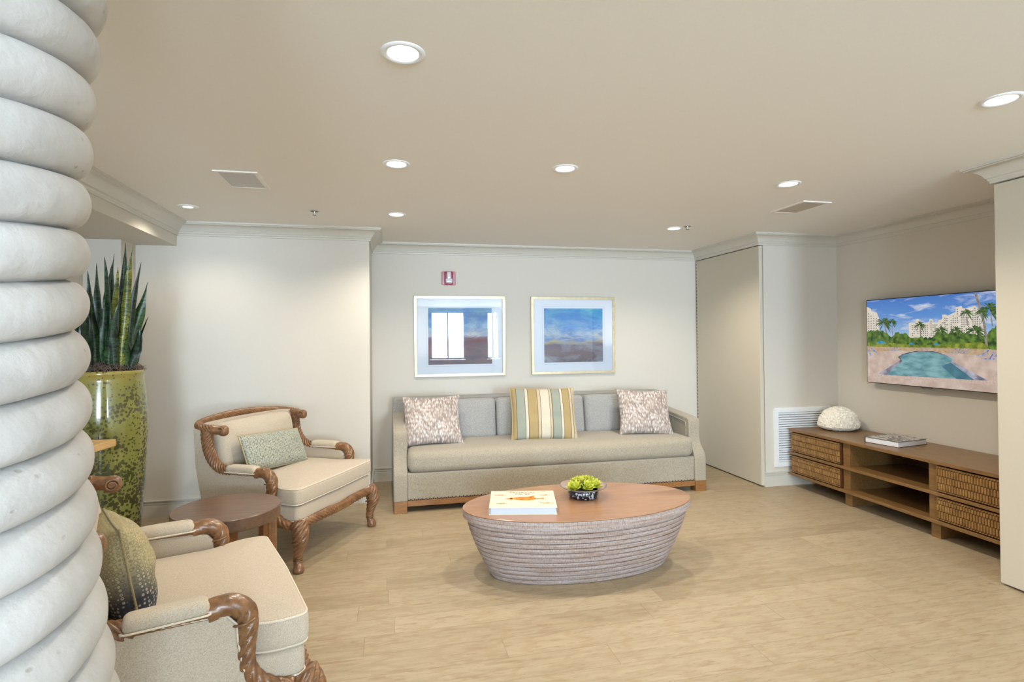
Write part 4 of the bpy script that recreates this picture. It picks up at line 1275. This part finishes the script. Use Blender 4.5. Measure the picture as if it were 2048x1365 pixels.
def lumbar_mat():
    t = NT('blue_gold_scallop')
    v = t.co((1, 0, 1.5))
    vo = t.n('ShaderNodeTexVoronoi'); vo.inputs['Scale'].default_value = 74; vo.inputs['Randomness'].default_value = 0.35; t.l(v, vo.inputs['Vector'])
    k = t.ramp(vo.outputs['Distance'], [(0.0, c(120, 132, 132)), (0.26, c(168, 174, 164)), (0.42, c(176, 172, 144)), (0.58, c(100, 114, 118))])
    t.col(k); t.rough(0.75); t.b.inputs['Sheen Weight'].default_value = 0.2
    t.bump(vo.outputs['Distance'], 0.4, 0.002)
    return t.m
def dot_mat():
    t = NT('tan_navy_ring_print')
    vo = t.n('ShaderNodeTexVoronoi'); vo.inputs['Scale'].default_value = 72; vo.inputs['Randomness'].default_value = 0.3; t.l(t.co(), vo.inputs['Vector'])
    k = t.ramp(vo.outputs['Distance'], [(0.0, c(112, 106, 88)), (0.14, c(186, 172, 128)), (0.34, c(176, 164, 122)), (0.46, c(132, 122, 94)), (0.6, c(176, 166, 128))])
    k2 = t.ramp(vo.outputs['Distance'], [(0.0, c(120, 116, 104)), (0.14, c(60, 66, 78)), (0.26, c(186, 182, 164)), (0.40, c(54, 60, 74)), (0.6, c(44, 50, 64))])
    sp = t.n('ShaderNodeSeparateXYZ'); t.l(t.co(), sp.inputs[0])
    msk = t.ramp(t.math('ADD', t.math('MULTIPLY', sp.outputs[2], -2.2), t.math('MULTIPLY', sp.outputs[0], -1.2)), [(0.05, (0, 0, 0, 1)), (0.35, (1, 1, 1, 1))])
    t.col(t.mix(msk, k, k2)); t.rough(0.7)
    t.bump(vo.outputs['Distance'], 0.3, 0.002)
    return t.m
def chair_pillow(label, chair_loc, rz, lx, ly, lz, wd, ht_, T_, lean, roll_, spin, mt, edge, seed, pinch):
    # pillow plane faces the chair's front (+x)
    o = put('lumbar_pillow' if wd > ht_ * 1.4 else 'throw_pillow', pillow(wd, ht_, T_, 30, pinch, 0.02, seed), mt, smooth=70)
    base = Matrix.Translation(chair_loc) @ Matrix.Rotation(rz, 4, 'Z')
    o.matrix_world = base @ Matrix.Translation((lx, ly, lz)) @ Matrix.Rotation(R(90) + spin, 4, 'Z') @ Matrix.Rotation(lean, 4, 'X') @ Matrix.Rotation(roll_, 4, 'Y')
    put('piping', pillow_edge(wd, ht_, pinch, 14, 0.0035), edge, o)
    return tag(o, label, 'pillow')
M['goldpipe'] = fabric('gold_piping', c(150, 134, 84), c(176, 160, 108), c(196, 182, 134), 900)
chair_pillow('rectangular blue and gold scallop-print lumbar pillow on the far armchair', (-0.350, 4.065, 0), R(-28.2), -0.485, -0.045, 0.672, 0.60, 0.26, 0.12, R(-24), R(4), 0, lumbar_mat(), M['goldpipe'], 4, 0.03)
chair_pillow('tan and navy ring-print square pillow on the foreground armchair', (-0.432, 2.437, 0), R(20), -0.535, -0.060, 0.655, 0.40, 0.37, 0.19, R(-10), R(3), R(10), dot_mat(), fabric('tan_seam', c(128, 118, 84), c(150, 138, 102), c(168, 156, 120), 900), 6, 0.06)

# ------------------------------------------------------------------ round side table
T = thing('side_table', 'small round dark walnut side table between the two armchairs', 'side table', (-0.860, 3.280, 0))
put('table_top', lathe([(0.0001, 0.482), (0.262, 0.482), (0.268, 0.486), (0.270, 0.546), (0.267, 0.550), (0.0001, 0.550)], 96), M['sidewood'], T, smooth=30)
for a in (10, 48, 97, 111, 190, 228, 277, 291):
    m_ = Matrix.Rotation(R(a), 4, 'Z')
    put('leg', xf(box(0.205, 0.247, -0.022, 0.022, 0, 0.482), m_), M['sofawood'], T, bevel=0.003)

# ------------------------------------------------------------------ board table behind the column
T = thing('console_table', 'light oak table whose pointed corner shows behind the stone column', 'table', (-1.508, 3.551, 0), R(-7.5))
put('table_top', box(-0.56, 0, -1.30, 0, 0.862, 0.900), M['board'], T, bevel=0.003)
put('apron', merge([box(-0.53, -0.51, -1.24, -0.06, 0.80, 0.862), box(-0.51, -0.20, -0.10, -0.08, 0.80, 0.862)]), M['board'], T)
for (x, y) in ((-0.53, -0.12), (-0.53, -1.24), (-0.22, -1.24), (-0.30, -0.12)):
    put('leg', box(x, x + 0.05, y, y + 0.05, 0, 0.80 if y < -1 else 0.862), M['board'], T, bevel=0.003)

# ------------------------------------------------------------------ tall pot with snake plant
P = thing('potted_snake_plant', 'tall green glazed urn planted with a snake plant, in the left alcove', 'potted plant', (-1.885, 4.30, 0))
def pot_mat():
    t = NT('green_reactive_glaze')
    vo = t.n('ShaderNodeTexVoronoi'); vo.inputs['Scale'].default_value = 50; vo.inputs['Randomness'].default_value = 1
    t.l(t.co(), vo.inputs['Vector'])
    sp = t.n('ShaderNodeSeparateXYZ'); t.l(t.co(), sp.inputs[0])
    patch = t.noise(5.5, 4, None, 0.65)
    dens = t.math('ADD', patch, t.math('MULTIPLY', t.math('SUBTRACT', 0.95, sp.outputs[2]), 0.16))
    thr = t.math('MULTIPLY', t.math('SUBTRACT', dens, 0.30), 1.9)
    spot = t.math('LESS_THAN', vo.outputs['Distance'], thr)
    base = t.ramp(t.noise(3, 4), [(0.35, c(112, 116, 54)), (0.6, c(146, 144, 76))])
    base = t.mix(t.ramp(t.math('DIVIDE', sp.outputs[2], 1.26), [(0.9, (0, 0, 0, 1)), (1.0, (0.5, 0.5, 0.5, 1))]), base, c(196, 168, 86))
    dk = t.ramp(t.math('DIVIDE', sp.outputs[2], 1.26), [(0.15, c(50, 34, 20)), (0.45, c(62, 66, 40)), (1.0, c(86, 78, 44))])
    t.col(t.mix(t.math('MULTIPLY', spot, 0.9), base, dk))
    t.rough(0.12); t.b.inputs['Coat Weight'].default_value = 0.7; t.b.inputs['Coat Roughness'].default_value = 0.05
    t.bump(t.noise(30, 3), 0.12, 0.002)
    return t.m
put('pot', lathe([(0.0001, 0), (0.175, 0), (0.185, 0.012), (0.196, 0.12), (0.212, 0.32), (0.230, 0.52), (0.243, 0.74), (0.246, 0.86), (0.242, 0.98), (0.232, 1.10), (0.222, 1.19), (0.219, 1.22), (0.226, 1.232), (0.228, 1.246), (0.222, 1.256), (0.208, 1.258), (0.200, 1.25), (0.198, 1.20), (0.0001, 1.19)], 96), pot_mat(), P, smooth=40)
ms = []
for i in range(520):
    a = rnd.uniform(0, 2 * PI); r_ = 0.196 * math.sqrt(rnd.random())
    x, y = r_ * math.cos(a), r_ * math.sin(a)
    z = 1.262 + 0.040 * (1 - (r_ / 0.2) ** 2) + rnd.uniform(-0.01, 0.016)
    L = rnd.uniform(0.03, 0.075); d = rnd.uniform(0, 2 * PI); cu = rnd.uniform(-2.5, 2.5)
    pts = []
    for j in range(5):
        pts.append((x, y, z + 0.012 * math.sin(j * 1.3 + a)))
        x += math.cos(d) * L / 4; y += math.sin(d) * L / 4; d += cu / 4
    ms.append(tube(pts, 0.0016, 4, caps=False))
mo = put('moss', merge(ms), plain('dried_moss', c(118, 100, 92), 0.9, var=0.4, scale=60), P, smooth=0)
mo['kind'] = 'stuff'
put('soil', lathe([(0.0001, 1.292), (0.08, 1.285), (0.15, 1.268), (0.197, 1.245), (0.197, 1.20), (0.0001, 1.20)], 32), plain('plant_soil', c(40, 32, 30), 0.9), P)
def leaf_mat(name, a, b, e):
    t = NT(name)
    n1 = t.noise(42, 4, t.co((0.35, 0.35, 1.0)), 0.6, 1.2)
    k = t.ramp(n1, [(0.40, a), (0.50, b), (0.60, a)])
    k = t.mix(t.ramp(t.noise(10, 3), [(0.45, (0, 0, 0, 1)), (0.7, (0.8, 0.8, 0.8, 1))]), k, e)
    t.col(k); t.rough(0.3); t.b.inputs['Specular IOR Level'].default_value = 0.5
    return t.m
LM = [leaf_mat('snake_leaf_dark', c(18, 30, 24), c(52, 88, 62), c(14, 22, 20)), leaf_mat('snake_leaf_mid', c(24, 46, 28), c(72, 112, 62), c(20, 32, 26)), leaf_mat('snake_leaf_yellow', c(58, 76, 28), c(158, 158, 52), c(50, 70, 30))]
def blade(x, y, L, W, az, lean, bend, twist, z0=1.25):
    """tapering fleshy leaf growing from (x,y); lean & bend tip it towards azimuth az"""
    n = 16; V, Fc = [], []
    p = Vector((x, y, z0)); el = PI / 2 - lean
    for i in range(n + 1):
        t_ = i / n
        e = el - bend * t_
        d = Vector((math.cos(az) * math.cos(e), math.sin(az) * math.cos(e), math.sin(e)))
        if i: p = p + d * (L / n)
        wv = W / 2 * (0.62 + 0.6 * math.sin(PI * min(1, t_ * 1.25) * 0.8)) * (1 - max(0, (t_ - 0.6) / 0.4) ** 1.6) + 0.0006
        ta = twist * t_ + az + PI / 2
        sd = Vector((math.cos(ta), math.sin(ta), 0)); sd = (sd - d * sd.dot(d)).normalized()
        nr = d.cross(sd)
        th = 0.0035 * (1 - 0.7 * t_)
        ring_ = [(-1, 0.25 * wv, 0), (-0.5, 0.05 * wv, -th), (0, -0.10 * wv, -th), (0.5, 0.05 * wv, -th), (1, 0.25 * wv, 0), (0.5, 0.05 * wv, th), (0, -0.10 * wv, th), (-0.5, 0.05 * wv, th)]
        for u_, h_, o_ in ring_:
            V.append(tuple(p + sd * (u_ * wv) + nr * (h_ + o_)))
    for i in range(n):
        for j in range(8):
            a = i * 8 + j; b = i * 8 + (j + 1) % 8
            Fc.append((a, b, b + 8, a + 8))
    Fc.append(tuple(range(8))); Fc.append(tuple(range(n * 8, n * 8 + 8)))
    return V, Fc
vr = Vector((math.cos(0.414), math.sin(0.414), 0))     # across direction at this spot of the room
vd = Vector((-vr.y, vr.x, 0))
def blade2(b0, tip, W, side, wob, seed):
    """fleshy sword leaf from b0 to tip along a bowed curve"""
    n = 22; V, Fc = [], []
    b0 = Vector(b0); tip = Vector(tip)
    mid = b0.lerp(tip, 0.5); mid.x = b0.x + (tip.x - b0.x) * 0.30; mid.y = b0.y + (tip.y - b0.y) * 0.30
    mid += vr * wob
    pts = [b0 * (1 - t) ** 2 + mid * 2 * t * (1 - t) + tip * t * t for t in [i / n for i in range(n + 1)]]
    ang = side
    for i, p in enumerate(pts):
        t_ = i / n
        d = (pts[min(n, i + 1)] - pts[max(0, i - 1)]).normalized()
        a = ang + 0.9 * math.sin(t_ * 4 + seed) * t_
        sd = vr * math.cos(a) + vd * math.sin(a)
        sd = (sd - d * sd.dot(d)).normalized()
        nr = d.cross(sd)
        prof_ = (0.55 + 0.45 * math.sin(PI * min(1, t_ / 0.9))) * (1 - max(0, (t_ - 0.62) / 0.38) ** 1.8)
        wv = W / 2 * prof_ * (1 + 0.07 * math.sin(t_ * 22 + seed)) + 0.0006
        th = 0.0035 * (1 - 0.7 * t_)
        for u_, h_, o_ in [(-1, 0.28 * wv, 0), (-0.5, 0.06 * wv, -th), (0, -0.10 * wv, -th), (0.5, 0.06 * wv, -th), (1, 0.28 * wv, 0), (0.5, 0.06 * wv, th), (0, -0.10 * wv, th), (-0.5, 0.06 * wv, th)]:
            V.append(tuple(p + sd * (u_ * wv) + nr * (h_ + o_)))
    for i in range(n):
        for j in range(8):
            a = i * 8 + j; b = i * 8 + (j + 1) % 8
            Fc.append((a, b, b + 8, a + 8))
    Fc.append(tuple(range(8))); Fc.append(tuple(range(n * 8, n * 8 + 8)))
    return V, Fc
# (base across, tip across, tip height, width, material) measured leaves first, then filling ones
LV = [(0.03, -0.01, 0.77, 0.055, 0), (0.06, 0.110, 0.88, 0.045, 0), (0.08, 0.148, 0.855, 0.045, 2), (0.09, 0.195, 0.74, 0.040, 0), (0.11, 0.235, 0.61, 0.060, 1), (0.13, 0.245, 0.37, 0.035, 0), (0.14, 0.205, 0.42, 0.030, 0),
      (-0.06, -0.10, 0.67, 0.050, 0), (-0.13, -0.200, 0.60, 0.040, 0), (-0.10, -0.165, 0.50, 0.050, 0), (0.0, 0.03, 0.73, 0.060, 0), (0.05, 0.065, 0.70, 0.055, 2), (0.07, 0.085, 0.66, 0.055, 1), (0.02, 0.045, 0.80, 0.045, 0),
      (-0.04, -0.055, 0.75, 0.045, 0), (-0.08, -0.13, 0.56, 0.055, 0), (0.10, 0.120, 0.58, 0.045, 0)]
for i in range(26):
    a = rnd.uniform(-0.16, 0.155)
    hmax = 0.62 - 1.2 * abs(a - 0.02)
    LV.append((a, a * 1.25 + rnd.uniform(-0.03, 0.03), rnd.uniform(0.26, max(0.32, hmax)), rnd.uniform(0.045, 0.062), rnd.choice((0, 0, 0, 1, 1, 2) if i % 3 else (0, 0, 1))))
for i, (ax, tx, h_, wd, mi) in enumerate(LV):
    lim = math.sqrt(max(0.001, 0.17 ** 2 - min(0.165, abs(ax)) ** 2))
    dep = rnd.uniform(-1, 1) * lim
    b0 = vr * ax + vd * dep + Vector((0, 0, 1.25))
    tip = vr * tx + vd * (dep * 1.3 + rnd.uniform(-0.03, 0.03)) + Vector((0, 0, 1.26 + h_))
    put('leaf', blade2(b0, tip, wd * 1.15, rnd.uniform(-0.8, 0.8), rnd.uniform(-0.02, 0.02), i * 1.7), LM[mi], P, smooth=70)

# ------------------------------------------------------------------ twisted stone column in the foreground
def column():
    CX, CY = -0.689, 0.9207
    s_, z0c, N = 0.08016, 1.9416, 2
    Lr = N * s_ / (2 * PI)
    seg_, m_, V, Fc = 180, 18, [], []
    i0 = int(math.floor((0 - z0c - Lr * PI) / s_ * m_)) - 2
    i1 = int(math.ceil((H - z0c + Lr * PI) / s_ * m_)) + 2
    for i in range(i0, i1 + 1):
        q = (i % m_) / m_
        bulge = math.sqrt(max(0, 1 - (2 * q - 1) ** 2)) ** 0.9
        for k in range(seg_):
            ph = 2 * PI * k / seg_ - PI
            z = min(H, max(0, z0c + Lr * ph + s_ * i / m_))
            zz = max(0.80, z)
            r_ = 0.2075 + 0.10 * (zz - 1.52) ** 2 + 0.033 * bulge
            r_ += 0.0015 * noise.noise(Vector((math.cos(ph) * 5, math.sin(ph) * 5, z * 20)))
            V.append((CX + r_ * math.cos(ph), CY + r_ * math.sin(ph), z))
    nr_ = i1 - i0 + 1
    for i in range(nr_ - 1):
        for k in range(seg_):
            kn, sh = (k + 1, 0) if k < seg_ - 1 else (0, N * m_)
            if i + 1 + sh >= nr_: continue
            q_ = (i * seg_ + k, (i + sh) * seg_ + kn, (i + 1 + sh) * seg_ + kn, (i + 1) * seg_ + k)
            zs = [V[j][2] for j in q_]
            if max(zs) - min(zs) < 1e-7 and (zs[0] <= 0 or zs[0] >= H): continue
            Fc.append(q_)
    return V, Fc
t = NT('coral_stone')
n1 = t.noise(9, 5)
vo = t.n('ShaderNodeTexVoronoi'); vo.inputs['Scale'].default_value = 22; t.l(t.co((1, 1, 1.6)), vo.inputs['Vector'])
pit = t.ramp(vo.outputs['Distance'], [(0.05, (1, 1, 1, 1)), (0.13, (0, 0, 0, 1))])
few = t.ramp(t.noise(6, 2), [(0.48, (0, 0, 0, 1)), (0.62, (0.7, 0.7, 0.7, 1))])
k = t.ramp(n1, [(0.35, c(186, 183, 179)), (0.65, c(202, 199, 196))])
pm2 = t.math('MULTIPLY', pit, few)
t.col(t.mix(pm2, k, c(150, 142, 134))); t.rough(0.85)
t.bump(t.math('SUBTRACT', t.math('ADD', t.noise(60, 4, None, 0.55), t.math('MULTIPLY', t.noise(24, 4), 2.0)), t.math('MULTIPLY', pm2, 2)), 0.32, 0.004)
o = put('stone_column', column(), t.m, smooth=60, clean=False)
tag(o, 'white twisted coral-stone column filling the left edge', 'column')
